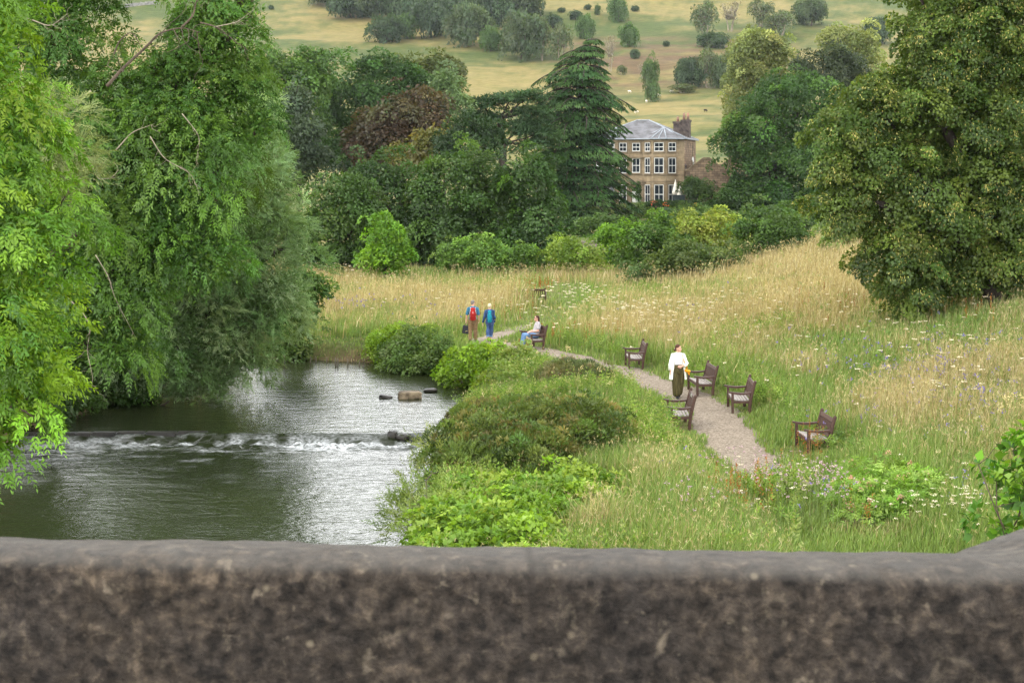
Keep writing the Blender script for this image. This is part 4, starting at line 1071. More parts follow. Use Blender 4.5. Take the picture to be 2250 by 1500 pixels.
HILL = [
    ('hawthorn_tree', 'round', 722, 14, 48, 44, 'hawthorn at the left end of the hillside wood, against the top edge of the picture', gh),
    ('hawthorn_tree', 'dark', 772, 40, 52, 66, 'dark hawthorn beside the left end of the hillside wood', gh),
    ('hawthorn_tree', 'round', 830, 44, 50, 80, 'hawthorn above the two-lobed bush in the hillside wood', gh),
    ('hawthorn_bush', 'dome', 846, 93, 46, 60, 'low dark two-lobed bush standing out from the lower edge of the hillside wood', gh),
    ('hawthorn_bush', 'bright', 894, 86, 30, 54, 'greyish green bush touching the right of the two-lobed bush', gh),
    ('hawthorn_tree', 'dark', 895, 45, 55, 84, 'dark tree high in the hillside wood over the greyish green bush', gh),
    ('hawthorn_tree', 'dark', 950, 82, 50, 90, 'shaded tree set back left of the big round hawthorn', gh),
    ('hawthorn_tree', 'round', 1030, 102, 56, 92, 'big round hawthorn in the lower edge of the hillside wood', gh),
    ('hawthorn_tree', 'bright', 1080, 112, 30, 52, 'small yellowish green tree right of the big round hawthorn', gh),
    ('hawthorn_tree', 'round', 1150, 132, 56, 102, 'spreading hawthorn with visible stems at the lower right corner of the wood', gh),
    ('hawthorn_tree', 'dark', 1000, 48, 56, 80, 'dark tree behind the big round hawthorn on the hillside', gh),
    ('hawthorn_tree', 'dark', 1070, 60, 54, 84, 'dark tree behind the small yellowish green tree on the hillside', gh),
    ('hawthorn_tree', 'round', 1145, 40, 55, 66, 'tree at the upper right corner of the hillside wood', gh),
    ('hawthorn_tree', 'thin', 1192, 134, 26, 84, 'thin grey stemmed tree just right of the spreading hawthorn', gh),
    ('hawthorn_tree', 'thin', 1232, 134, 40, 76, 'loose see-through tree just above the tip of the tall cedar, at its left', gh),
    ('hawthorn_bush', 'dome', 1216, 62, 24, 30, 'small round bush above the loose see-through tree', gh),
    ('hawthorn_tree', 'bright', 1286, 86, 24, 52, 'upright bush directly above the tip of the tall cedar', gs_),
    ('hawthorn_bush', 'dome', 1266, 44, 17, 20, 'small dark bush up the slope above the cedar tip', gs_),
    ('hawthorn_bush', 'dome', 1234, 28, 9, 11, 'tiny bush near the top edge, second of the row left of the tall bright hawthorn', gs_),
    ('hawthorn_bush', 'dome', 1291, 22, 9, 12, 'tiny dark bush at the top edge left of the tall bright hawthorn', gs_),
    ('hawthorn_bush', 'sapling', 1313, 34, 9, 20, 'little upright bush nearest the left of the tall bright hawthorn', gs_),
    ('hawthorn_tree', 'bright', 1356, 49, 25, 56, 'tall bright hawthorn alone near the top of the slope above the house', gs_),
    ('hawthorn_bush', 'dome', 1395, 26, 9, 13, 'tiny round bush right of the tall bright hawthorn', gs_),
    ('hawthorn_bush', 'bright', 1381, 103, 25, 50, 'fresh green rounded bush in the middle of the slope above the house', gs_),
    ('hawthorn_bush', 'dome', 1396, 130, 12, 22, 'small dark bush just below the fresh green rounded bush', gs_),
    ('hawthorn_bush', 'dome', 1464, 103, 8, 13, 'tiny lone bush by the bare stony scar', gs_),
    ('bare_tree', 'bare', 1340, 158, 24, 80, 'nearly leafless grey tree just right of the tall cedar', gs_),
    ('hawthorn_bush', 'thin', 1366, 166, 16, 20, 'low faint bush beside the leafless grey tree', gs_),
    ('hawthorn_tree', 'sapling', 1428, 224, 24, 84, 'slim upright young tree in the pasture above the house roof', gs_),
    ('hawthorn_tree', 'bare', 1412, 172, 20, 36, 'small grey twiggy tree behind the slim upright young tree', gs_),
    ('hawthorn_tree', 'thin', 1550, 84, 40, 74, 'loose hawthorn left of a pair at the top of the slope', gs_),
    ('hawthorn_tree', 'bare', 1604, 70, 38, 66, 'grey twiggy hawthorn right of a pair at the top of the slope', gs_),
    ('hawthorn_bush', 'dome', 1568, 106, 34, 36, 'low dark spreading bush below the pair of hawthorns', gs_),
    ('hawthorn_tree', 'thin', 1670, 60, 38, 56, 'loose bush behind the top of the tall pale lime', gs_),
    ('hawthorn_bush', 'thin', 1715, 78, 46, 50, 'straggling bush between the pale lime and the lone round thorn', gs_),
    ('hawthorn_tree', 'round', 1780, 57, 38, 60, 'lone round thorn tree at the top edge above the pines', gs_),
    ('hawthorn_bush', 'dark', 1926, 98, 30, 58, 'dark bush showing beside the upper edge of the big flowering lime', gs_),
    ('hawthorn_tree', 'dark', 1518, 192, 36, 64, 'left of two dark trees on the field boundary beside the pale lime', gs_),
    ('hawthorn_tree', 'thin', 1556, 194, 34, 82, 'right of two trees on the field boundary, half bare with a forked stem', gs_),
    ('hawthorn_tree', 'round', 1592, 196, 30, 76, 'leafy tree squeezed between the forked tree and the pale lime', gs_),
    ('hawthorn_bush', 'dome', 596, 22, 7, 10, 'tiny bush alone at the left of the hillside pasture', gs_),
    ('hawthorn_bush', 'thin', 1500, 205, 40, 18, 'low scrub at the foot of the two field boundary trees', gs_),
]
for name, kind, px, py, hwid, hgt, label, grp in HILL:
    b = ground(px, py, 240, 860)
    s = F / b[1]
    e = empty(name, b, label, 'bush' if 'bush' in name else 'tree', grp, random.random() * 6.28)
    cm, tm = AR[kind]
    link('crown', cm, e); link('trunk', tm, e)
    e.scale = (hwid / s / 0.95, hwid / s / 0.95, hgt / s / 0.98)

# ------------------------------------------------------------------ bushes along the near bank
gb = 'bushes along the near river bank'
def bank(label, d, basepx, lobes, st, seed, name='bank_bush', base=None, thick=1.3, stem=True, lift=0.6):
    lobes = [(a, b, c, e * 1.15) for a, b, c, e in lobes]
    return tree(name, label, 'bush', d, basepx, lobes, st, 0.04, gb, M_BARK, 14, seed, thick, 0.3, base, crown_name='foliage', stem='stems', wood=stem, ground_=lift)


B1 = dict(cr=0.36, L=0.12, W=0.07, cols=[g_(84, 112, 54, K), g_(74, 102, 50, K), g_(96, 122, 64, K)], lump=0.3, cj=0.16)
bank('tall dark green bank bush at the water edge before the walking couple', 57.4, 900, [(905, 770, 62, 50), (950, 775, 40, 46), (880, 790, 46, 34), (920, 800, 66, 28)], B1, 71, base=(-4.2, 57.6, -0.6))
bank('bright yellow green alder sapling bush at the left of the dark bank bush', 58.2, 850, [(845, 752, 34, 26), (828, 775, 28, 34), (880, 740, 40, 20), (935, 735, 30, 18)], dict(B1, cols=[g_(124, 156, 44, K), g_(108, 144, 44, K)]), 72, base=(-5.1, 58.7, -0.5))
B2 = dict(cr=0.36, L=0.13, W=0.10, cols=[g_(122, 158, 42, K), g_(106, 144, 42, K), g_(96, 132, 44, K)], lump=0.32, cj=0.16, up=0.5)
bank('bright lime green alder bush overhanging the water below the seated woman', 51.0, 1040, [(1030, 815, 60, 46), (1075, 800, 50, 36), (1000, 830, 36, 30), (1080, 845, 50, 36)], B2, 73, base=(-1.2, 51.3, -0.4))
bank('mixed pale herbs and meadowsweet bush right of the bright alder', 50.0, 1140, [(1140, 815, 62, 44), (1110, 850, 50, 32), (1160, 790, 30, 24)], dict(B1, cols=[g_(116, 142, 68, K), g_(100, 128, 60, K), g_(128, 148, 84, K)],
     extra=dict(share=0.2, k=9, L=0.05, W=0.04, out=0.3, spread=0.35, hang=-0.6, cols=[g_(216, 212, 170, K), g_(226, 222, 190, K)])), 74, base=(0.2, 50.2, -0.15))
B3 = dict(cr=0.24, layers=1.5, fill=1.2, L=0.11, W=0.034, cols=[g_(96, 110, 72, K), g_(112, 120, 82, K), g_(82, 100, 64, K), g_(122, 116, 84, K)], lump=0.16, cj=0.16, droop=-0.5, core=0.2)
bank('low rounded grey green dome of willow beside the path beyond the brown thicket', 48.6, 1265, [(1265, 836, 92, 36), (1215, 845, 46, 26), (1320, 846, 40, 26)], B3, 75, base=(2.2, 48.8, -0.1))
B4 = dict(cr=0.24, layers=1.5, fill=1.2, L=0.105, W=0.036, cols=[g_(86, 110, 54, K), g_(98, 118, 60, K), g_(74, 98, 48, K), g_(90, 114, 54, K), g_(114, 116, 68, K)], lump=0.2, cj=0.2, droop=-0.55, core=0.2)
bank('wide brownish green thicket of low willow at the bend of the bank', 35, 1150, [(1095, 980, 125, 84), (1235, 960, 145, 74), (1010, 1010, 80, 66), (1335, 950, 56, 44), (1150, 1015, 135, 60), (1030, 1040, 85, 46), (1200, 925, 140, 44), (1060, 930, 70, 46)], B4, 76, base=(0.5, 36.2, -0.4))
B5 = dict(cr=0.3, layers=1.6, L=0.115, W=0.084, cols=[g_(122, 158, 54, K), g_(108, 146, 52, K), g_(136, 166, 70, K), g_(94, 132, 48, K)], lump=0.2, cj=0.13, up=1.0, nj=0.35, droop=0.1, core=0.15)
bank('low bright green broad-leaved patch of alder suckers just over the parapet', 30, 1160, [(1085, 1095, 110, 44), (1230, 1080, 150, 40), (1120, 1150, 200, 50), (1290, 1110, 110, 40), (1000, 1180, 100, 50), (1340, 1085, 60, 26), (1100, 1200, 180, 50), (1080, 1240, 160, 50)], B5, 77, base=(0.4, 30.0, -0.4), stem=False)
B6 = dict(cr=0.34, layers=0.9, cover=1.0, fill=0.25, spike=0.4, pairs=6, rach=0.4, L=0.095, W=0.021, ang=R(34), sdroop=0.05, cols=[g_(126, 146, 84, K), g_(110, 136, 66, K), g_(140, 156, 84, K), g_(98, 124, 62, K)], droop=-0.75, lump=0.4, core=0.2)
bank('slender willow shoots reaching out over the water left of the bright green patch', 34.0, 950, [(940, 1080, 50, 70), (905, 1130, 40, 56), (975, 1020, 46, 50), (990, 1120, 60, 80), (950, 1180, 56, 50), (915, 1010, 22, 40)], B6, 78, base=(-1.5, 34.2, -0.6))
B7 = dict(cr=0.26, pairs=3, rach=0.17, L=0.10, W=0.03, ang=R(52), sdroop=0.2, cols=[g_(120, 158, 66, K), g_(106, 146, 58, K), g_(134, 168, 84, K)], droop=0.0, lump=0.22, up=0.9,
          extra=dict(share=0.5, k=22, L=0.035, W=0.03, out=0.25, spread=0.35, hang=-0.8, cols=[g_(196, 160, 148, K), g_(206, 180, 160, K), g_(176, 140, 130, K)]))
bank('rounded clump of hemp agrimony with dusty pink flower heads in the near right meadow', 29.0, 1955, [(1950, 1078, 118, 46), (1880, 1090, 60, 40), (2040, 1095, 60, 42), (1960, 1110, 130, 40)], B7, 79, name='flowering_clump')
B8 = dict(cr=0.2, cover=1.0, fill=0.35, spike=0.45, L=0.085, W=0.07, cols=[g_(92, 138, 40, K), g_(78, 122, 38, K), g_(110, 152, 48, K), g_(64, 104, 36, K)], lump=0.4, cj=0.14, core=0.2)
tree('alder_sapling', 'glossy bright green alder sapling rising behind the parapet at the right edge', 'tree', 13.2, 2330, [(2255, 1100, 70, 95), (2190, 1040, 40, 34), (2225, 990, 36, 50), (2200, 1150, 46, 50), (2300, 1020, 90, 110), (2150, 1020, 18, 14)], B8, 0.03, None, M_BARK, 40, 80, base=(5.1, 13.6, float(h(5.1, 13.6))))

# ------------------------------------------------------------------ grass and flowers of the meadow
BENCHES = [  # pixel of the bench's middle on the ground, turn, length
    (1786, 992, 3, 1.15), (1492, 936, -2, 1.35), (1624, 902, -3, 1.3), (1540, 864, 5, 1.3), (1394, 807, 1, 1.3), (1171, 766, 16, 1.3)]
BPT = [ground(px, py, 25, 90) for px, py, a, l in BENCHES]
BPOS = np.array([(b[0], b[1]) for b in BPT])


def grow_area(n, dmin, dmax, pxl=-330, pxr=2560, pw=1.0):
    """random ground points, about evenly spread over what the camera sees"""
    u = rng.uniform(pxl, pxr, n); q = rng.random(n)
    a = dmin ** -pw; b = dmax ** -pw
    d = (a + (b - a) * q) ** (-1 / pw)
    return (u - CX) / F * d, d


def keep_mask(x, y, sdmin=0.25, pmin=0.62):
    sd = river_sd(x, y); dp = path_d(x, y)
    edge = (fbm(x * 1.7, y * 1.7, 171, 2) - 0.5) * 0.5
    k = (sd > sdmin + edge * 0.6) & ((dp > pmin + edge) | (y > 63) & (rng.random(len(x)) < 0.8) | (y < 31.0) & (dp < 1.0) & (rng.random(len(x)) < sstep(31.0, 30.0, y)))
    k &= ~((x < -14) & (y < 50))
    for ex, ey, ra, rb in EXC:
        k &= ((x - ex) / ra) ** 2 + ((y - ey) / rb) ** 2 > 1
    return k, sd, dp


def blades(n, seedling):
    x, y = grow_area(n, 22, 104, pw=0.85)
    k, sd, dp = keep_mask(x, y)
    x, y, sd, dp = x[k], y[k], sd[k], dp[k]
    n1 = fbm(x / 6, y / 9, 181, 4); n2 = fbm(x / 1.6, y / 2.2, 191, 3)
    slope_ = sstep(8.5, 13.5, x) * sstep(33, 44, y)
    farm = sstep(56, 68, y)
    nearp = 1 - sstep(1.0, 4.2 + 5 * (n1 - 0.5), dp)
    lawn = ((x < -3.6) & (y > 55) & (sd < 2.8) & (x > -10)).astype(float)
    tan = np.clip(0.02 + 1.9 * (n1 - 0.46) + 0.7 * (n2 - 0.5) + 0.50 * slope_ + 0.42 * farm - 0.6 * nearp - 0.5 * lawn - 0.10 * (1 - sstep(31, 40, y)) + 0.12 * sstep(7.5, 10, x) - 0.30 * (1 - sstep(0.5, 7, sd)) * (y < 57), 0.02, 0.96)
    hgt = (0.34 + 0.34 * n1 + 0.25 * n2) * (0.28 + 0.72 * sstep(0.7, 2.4, dp)) * (1 - 0.8 * lawn)
    hgt = np.where((sd < 5) & (y < 56), hgt * 1.05, hgt)
    for bx, by in BPOS:
        r = np.hypot(x - bx, (y - by) * 0.8)
        hgt *= 0.30 + 0.70 * sstep(0.5, 1.1, r)
        front = (np.abs(x - bx) < 1.0) & (y < by) & (y > by - 2.4)
        hgt = np.where(front, hgt * (0.66 if by < 41 or by > 50 else 1.0), hgt)
    hgt *= 1 + 1.35 * np.exp(-((x - 1.0) / 1.5) ** 4 - ((y - 75.9) / 1.3) ** 4)
    # keep the seated woman's and the walkers' legs clear
    hgt *= 0.4 + 0.6 * sstep(0.6, 1.4, np.hypot(x + 1.1, y - 58.0))
    g1 = lin(116, 140, 66); g2 = lin(132, 150, 84); g3 = lin(100, 126, 60); t1 = lin(172, 156, 114); t2 = lin(154, 138, 98); t3 = lin(184, 172, 134)
    m = len(x)
    ist = rng.random(m) < tan
    if seedling: ist = rng.random(m) < np.clip(tan * 0.9 + 0.08, 0, 0.9)
    gc = np.array([g1, g2, g3])[rng.integers(0, 3, m)]; tc_ = np.array([t1, t2, t3])[rng.integers(0, 3, m)]
    dull = np.clip(tan * 1.1, 0, 1)[:, None]
    gc = gc * (1 - dull * 0.7) + lin(146, 142, 88) * dull * 0.7
    c = np.where(ist[:, None], tc_, gc) * np.exp(rng.normal(0, 0.16, (m, 1))) * (0.88 + 0.3 * n2[:, None]) * 0.92
    return x, y, hgt, c, ist, dp


def blade_mesh(name, x, y, z, hgt, w, c, mat, lean=0.35):
    m = len(x)
    az = rng.random(m) * 2 * np.pi
    ld = np.stack([np.cos(az), np.sin(az), np.zeros(m)], -1) * (np.abs(rng.normal(0, lean, m)) * hgt)[:, None] + np.array([0.07, 0.0, 0]) * hgt[:, None]
    b = np.stack([x, y, z - 0.02], -1)
    s = np.stack([np.cos(az + 1.57 + rng.normal(0, 0.5, m)), np.sin(az + 1.57), np.zeros(m)], -1) * (w * 0.5)[:, None]
    mid = b + ld * 0.35 + UP * (hgt * 0.62)[:, None]; tip = b + ld + UP * hgt[:, None]
    V = np.stack([b - s, b + s, mid + s * 0.8, tip, mid - s * 0.8], 1).reshape(-1, 3)
    i0 = np.arange(m) * 5
    fi = np.stack([i0, i0 + 1, i0 + 2, i0 + 4, i0 + 4, i0 + 2, i0 + 3], 1).ravel()
    ls = np.stack([np.arange(m) * 7, np.arange(m) * 7 + 4], 1).ravel()
    return mesh_np(name, V, fi, ls, mat, np.repeat(c, 2, 0)), tip


x, y, hg, c, ist, dp = blades(700000, False)
hg = hg * rng.uniform(0.55, 1.25, len(x))
wd = 0.010 + 0.00030 * y
me, tip = blade_mesh('grass', x, y, h(x, y), hg, wd * rng.uniform(0.6, 1.4, len(x)), c, M_GRASS)
tag(link('grass', me), 'long meadow grass, green by the path and straw coloured on the slope', 'grass', None, 'stuff')
# seeding grasses: thin stalk and a loose pale head
x, y, hg, c, ist, dp = blades(150000, True)
q = (dp > 1.3) & ist
x, y, hg, c = x[q], y[q], hg[q], c[q]
hg = hg * rng.uniform(1.1, 1.6, len(x))
me, tip = blade_mesh('seed_stalks', x, y, h(x, y), hg, 0.004 + 0.00008 * y, c * 0.95, M_GRASS, 0.22)
tag(link('seeding_grass_stalks', me), 'thin dry stalks of seeding grass over the meadow', 'grass', None, 'stuff')
hd = np.repeat(tip, 3, 0) + rng.normal(size=(len(tip) * 3, 3)) * 0.02; m = len(hd)
dr = norm(UP * 0.8 + rng.normal(size=(m, 3)) * 0.45); Lh = rng.uniform(0.05, 0.11, m) * (0.7 + hd[:, 1] / 120)
me = leaves_mesh('seed_heads', hd - dr * (Lh * 0.6)[:, None], dr, rdir(m), Lh, 0.004 + 0.00026 * hd[:, 1], np.repeat(c, 3, 0) * 1.05, M_GRASS, 0.2)
tag(link('grass_seed_heads', me), 'pale seed heads of the dry meadow grass', 'grass', None, 'stuff')

# leafy herbs between the river and the path and in the near meadow
x, y = grow_area(62000, 24, 58, 850, 1750, 1.0)
k, sd, dp = keep_mask(x, y, 0.05, 1.5)
dens = (1 - sstep(2.5, 6.5, sd)) * 0.9 * (fbm(x / 2.1, y / 2.6, 222, 3) > 0.42) + 0.05 + 0.6 * (fbm(x / 2.5, y / 3, 221, 3) > 0.55)
k &= rng.random(len(x)) < dens
x, y = x[k], y[k]; m = len(x); n1 = fbm(x / 3, y / 3, 201, 3)
hh_ = (0.1 + 0.95 * n1)
pos = np.stack([x, y, h(x, y) + hh_ * rng.uniform(0.05, 0.5, m)], -1)
dr = norm(UP * 1.0 + rng.normal(size=(m, 3)) * 0.35)
c = pick([g_(112, 146, 58, K), g_(96, 130, 54, K), g_(128, 156, 74, K), g_(140, 158, 92, K)], m, 0.16)
a = sprays(pos, dr, norm(rng.normal(size=(m, 3))), 5, hh_ * rng.uniform(0.6, 1.1, m), 0.11, 0.036, R(55), 0.12, c)
tag(link('bank_herbs', leaves_mesh('bank_herbs', *a[:3], a[3], a[4], a[5], M_LEAF)), 'rank green herbs growing between the river and the path', 'herbs', None, 'stuff')
# darker broadleaf tufts (dock, nettle, thistle) spotted over the meadow
x, y = grow_area(5200, 25, 92, 700, 2500, 0.9)
k, sd, dp = keep_mask(x, y, 0.3, 1.7)
k &= (fbm(x / 3.2, y / 4, 231, 3) > 0.53)
x, y = x[k], y[k]; m = len(x)
pos = np.repeat(np.stack([x, y, h(x, y)], -1), 7, 0); m = len(pos)
pos += rng.normal(size=(m, 3)) * np.array([0.16, 0.16, 0.04]); pos[:, 2] += rng.uniform(0.05, 0.42, m)
dr = norm(UP * 0.9 + rng.normal(size=(m, 3)) * 0.5)
a = sprays(pos, dr, norm(rng.normal(size=(m, 3))), 3, rng.uniform(0.14, 0.26, m), 0.09, 0.034, R(50), 0.2, pick([g_(108, 142, 68, K), g_(120, 148, 78, K), g_(98, 132, 66, K)], m, 0.14))
tag(link('meadow_herbs', leaves_mesh('meadow_herbs', *a[:3], a[3], a[4], a[5], M_LEAF)), 'darker tufts of dock, nettle and thistle spotted over the meadow', 'herbs', None, 'stuff')


def at_px(px, py):
    d = np.full(len(px), 40.0)
    for _ in range(25):
        x = (px - CX) / F * d
        dn = (CAMZ - h(x, d)) * F / np.maximum(py - HY, 30)
        d = np.clip(0.5 * d + 0.5 * dn, 14, 120)
    return (px - CX) / F * d, d


def flower_field(name, label, blobs, hgt, petal, stem_c, flat=True, size=0.05, per=9, spread=0.05, spire=0.0):
    px, py = [], []
    for (cx_, cy_, sx, sy, n) in blobs:
        px.append(rng.normal(cx_, sx, n)); py.append(rng.normal(cy_, sy, n))
    px = np.concatenate(px); py = np.concatenate(py)
    x, y = at_px(px, py)
    k, sd, dp = keep_mask(x, y, 0.2, 1.0)
    x, y = x[k], y[k]; m = len(x)
    H_ = hgt * rng.uniform(0.75, 1.3, m)
    z = h(x, y)
    me, tip = blade_mesh(name + '_stems', x, y, z, H_, np.full(m, 0.006) + 0.00005 * y, np.repeat([stem_c], m, 0) * np.exp(rng.normal(0, 0.1, (m, 1))), M_GRASS, 0.15)
    p = np.repeat(tip, per, 0); M_ = len(p); S_ = np.repeat(rng.uniform(0.7, 1.35, m), per)
    r = np.sqrt(rng.random(M_)) * spread * S_; a = rng.random(M_) * 6.283
    p = p + np.stack([np.cos(a) * r, np.sin(a) * r, rng.normal(0, 0.006 if flat else spread * 0.5, M_)], -1)
    if spire: p[:, 2] -= rng.random(M_) * spire * np.repeat(H_, per)
    nn = norm(UP + rng.normal(size=(M_, 3)) * (0.25 if flat else 1.0)); dd = norm(np.cross(nn, rdir(M_)))
    sz = size * rng.uniform(0.7, 1.3, M_) * (1 + np.repeat(np.clip((y - 35) / 60, 0, 0.8), per))
    pm_ = leaves_mesh(name, p - dd * sz[:, None] * 0.5, dd, nn, sz, sz * 0.85, pick(petal, M_, 0.1), M_PETAL, 0.05)
    o = link(name, pm_); tag(o, label, 'flowers', None, 'stuff')
    link('flower_stems', me, o)


WHT = [g_(236, 234, 214, 0.8), g_(226, 224, 200, 0.8)]
flower_field('white_umbels', 'flat white umbel flowers scattered over the meadow beyond the benches',
             [(1420, 715, 90, 18, 110), (1250, 665, 40, 10, 50), (1560, 690, 60, 14, 40), (1330, 690, 40, 8, 30), (1500, 750, 200, 40, 50), (1180, 690, 60, 18, 20), (760, 610, 45, 9, 40), (900, 660, 90, 40, 24), (2080, 760, 120, 60, 34), (1900, 720, 150, 50, 24), (1800, 850, 150, 60, 20), (2130, 890, 60, 30, 16)],
             0.78, WHT, lin(120, 132, 80) * K, True, 0.055, 14, 0.075)
flower_field('white_yarrow', 'small white yarrow heads in the near grass behind the parapet',
             [(2080, 1190, 50, 14, 50), (2000, 1150, 90, 30, 34), (1750, 1110, 120, 30, 30), (1300, 1130, 40, 14, 10), (1720, 1180, 120, 14, 8), (2180, 1130, 40, 30, 8)],
             0.8, WHT, lin(120, 138, 80) * K, True, 0.026, 16, 0.045)
flower_field('cream_meadowsweet', 'cream meadowsweet plumes in the bank herbs', [(1335, 1125, 26, 8, 14), (1290, 1130, 14, 6, 6), (1150, 815, 40, 18, 22), (1290, 870, 40, 12, 14), (690, 665, 12, 5, 8), (660, 700, 10, 6, 6), (2210, 960, 20, 12, 12)],
             0.8, [g_(236, 228, 176, 0.8), g_(226, 218, 160, 0.8)], lin(120, 138, 80) * K, False, 0.03, 22, 0.075)
flower_field('purple_cranesbill', 'violet blue cranesbill and scabious flowers through the right of the meadow',
             [(2040, 870, 70, 26, 90), (1880, 830, 110, 30, 70), (2160, 920, 60, 30, 60), (1950, 960, 120, 30, 50), (2060, 1130, 60, 14, 46), (1500, 740, 80, 30, 20), (760, 690, 50, 10, 40), (1480, 1085, 20, 10, 6), (1800, 1150, 60, 12, 10), (1000, 700, 60, 20, 16), (2110, 800, 80, 30, 24)],
             0.74, [g_(150, 142, 206, 0.75), g_(132, 120, 196, 0.75)], lin(110, 134, 76) * K, False, 0.038, 6, 0.05)
flower_field('pink_thistles', 'pale pink thistle and knapweed heads in the near grass', [(1800, 1135, 70, 14, 90), (1640, 1110, 50, 20, 44), (1840, 1160, 50, 14, 50), (1580, 1170, 60, 16, 26), (1480, 1185, 30, 8, 6), (1700, 1060, 30, 10, 14), (1920, 960, 20, 16, 8)],
             0.9, [g_(206, 176, 196, 0.75), g_(190, 160, 186, 0.75), g_(214, 196, 204, 0.75)], lin(116, 134, 84) * K, False, 0.026, 9, 0.032)
flower_field('rusty_docks', 'rust brown dock spires standing in the grass', [(1660, 1110, 36, 30, 26), (1600, 1120, 26, 24, 12), (1900, 1170, 12, 16, 7), (1790, 1000, 20, 14, 6), (1850, 690, 60, 14, 22), (1190, 765, 40, 10, 36), (1170, 645, 40, 5, 40), (1770, 1030, 20, 14, 14), (2130, 700, 60, 16, 22), (1300, 760, 50, 12, 16), (1100, 690, 50, 20, 16)],
             0.85, [g_(176, 116, 62, 0.7), g_(152, 100, 58, 0.7), g_(188, 140, 84, 0.7)], lin(150, 122, 72) * K, False, 0.03, 26, 0.03, 0.5)
# ------------------------------------------------------------------ benches
M_WOOD = simple_mat('stained_bench_wood', lin(84, 58, 46), 0.6, lin(54, 38, 32), 9, (6, 1, 6), 0.3, 0.004, 0.35)
M_SEAT = simple_mat('weathered_bench_slats', lin(158, 150, 144), 0.7, lin(112, 104, 98), 7, (1, 8, 1), 0.3, 0.004, 0.3)
M_PLAQ = simple_mat('dull_plaque', lin(150, 148, 140), 0.5, lin(120, 118, 110), 20, metal=0.3)


def make_bench(L=1.3):
    e = empty('park_bench', (0, 0, 0), 'x', 'bench', 'wooden memorial benches beside the path')
    hl = L / 2
    for sx in (-1, 1):
        m = MB(); x0 = sx * hl
        pts = np.array([(x0, -0.22, -0.12), (x0, -0.235, 0.2), (x0, -0.26, 0.45), (x0, -0.33, 0.75), (x0, -0.39, 0.97), (x0, -0.398, 1.0)])
        m.tube(pts, [0.036, 0.036, 0.04, 0.036, 0.034, 0.02], [0.046, 0.046, 0.05, 0.045, 0.042, 0.024], 8, True, (0, 1, 0)); m.build('leg', M_WOOD, e, smooth=False)
        m = MB(); m.box((x0 - 0.034, 0.22, -0.12), (x0 + 0.034, 0.29, 0.605), None, 0.006); m.build('leg', M_WOOD, e)
        m = MB(); t = np.linspace(0, 1, 9)
        zz = 0.635 - 0.028 * np.sin(t * np.pi) + 0.018 * t
        yy = -0.27 + 0.63 * t
        top = np.stack([yy, zz + 0.022], -1); bot = np.stack([yy[::-1], zz[::-1] - 0.022 - 0.02 * np.sin(t * np.pi)], -1)
        poly = np.vstack([top, [[0.372, 0.65]], bot])
        n = len(poly)
        V = np.vstack([np.c_[np.full(n, x0 - 0.042), poly], np.c_[np.full(n, x0 + 0.042), poly]])
        m.add(V, [tuple(range(n)), tuple(range(n, 2 * n))[::-1]] + [(i, n + i, n + (i + 1) % n, (i + 1) % n) for i in range(n)])
        m.build('armrest', M_WOOD, e)
        m = MB(); m.box((x0 - 0.028, -0.22, 0.325), (x0 + 0.028, 0.22, 0.395)); m.build('side_rail', M_WOOD, e)
    m = MB(); m.box((-hl + 0.035, 0.222, 0.33), (hl - 0.035, 0.262, 0.405)); m.build('front_rail', M_WOOD, e)
    m = MB()
    for i in range(6):
        y0 = -0.235 + i * 0.083
        z = 0.43 - 0.03 * math.sin((i + 0.5) / 6 * math.pi) + 0.012 * (i / 6)
        m.box((-hl + 0.036, y0, z - 0.022), (hl - 0.036, y0 + 0.07, z), None, 0.005)
    m.build('seat', M_SEAT, e)
    tilt = Matrix.Translation((0, -0.255, 0.45)) @ Matrix.Rotation(R(-14.5), 4, 'X').inverted()
    m = MB()
    m.box((-hl + 0.03, -0.02, 0.0), (hl - 0.03, 0.02, 0.07), tilt)
    k = int(L / 0.095)
    for i in range(k):
        x0 = -hl + 0.06 + (L - 0.12) * (i + 0.5) / k
        m.box((x0 - 0.02, -0.012, 0.07), (x0 + 0.02, 0.01, 0.39), tilt)
    m.build('backrest', M_WOOD, e)
    m = MB(); m.box((-hl + 0.03, -0.024, 0.385), (hl - 0.03, 0.026, 0.49), tilt, 0.008); m.build('top_rail', M_WOOD, e)
    return e


BL = ['dark brown wooden bench nearest the parapet on the right of the path', 'dark wooden bench on the left of the path in front of the woman in white',
      'wooden bench half sunk in long grass up the slope from the woman in white', 'dark wooden bench close behind the woman in white with a pale top rail',
      'empty wooden bench on the grass above the gravel path bend', 'wooden bench on which the woman in sunglasses sits']
bench = make_bench()
BO = []
for i, (px, py, a, L) in enumerate(BENCHES):
    o = bench if i == 0 else copy_tree(bench)
    p = BPT[i]
    o.location = [float(c) for c in p]; o.rotation_euler = (0, 0, R(90 + a)); o.scale = (L / 1.3, 1, 1 if i == 5 else 0.96)
    o['label'] = BL[i]; BO.append(o)
o = copy_tree(bench); p = gpt(1167, 77.5); p[2] = CAMZ - (630 - HY) / F * 77.5 - 1.0; o.location = [float(c) for c in p]; o.rotation_euler = (R(2), 0, R(-4)); o.scale = (1.2, 1, 1)
o['label'] = 'far bench seen from behind, only its dark back standing out of the meadow grass'
for i in (0, 1, 3):
    if i == 1:
        m = MB(); tilt = Matrix.Translation((0, -0.255, 0.45)) @ Matrix.Rotation(R(-14.5), 4, 'X').inverted()
        m.box((-0.16, 0.027, 0.4), (0.16, 0.033, 0.475), tilt); m.build('plaque', M_PLAQ, BO[i])

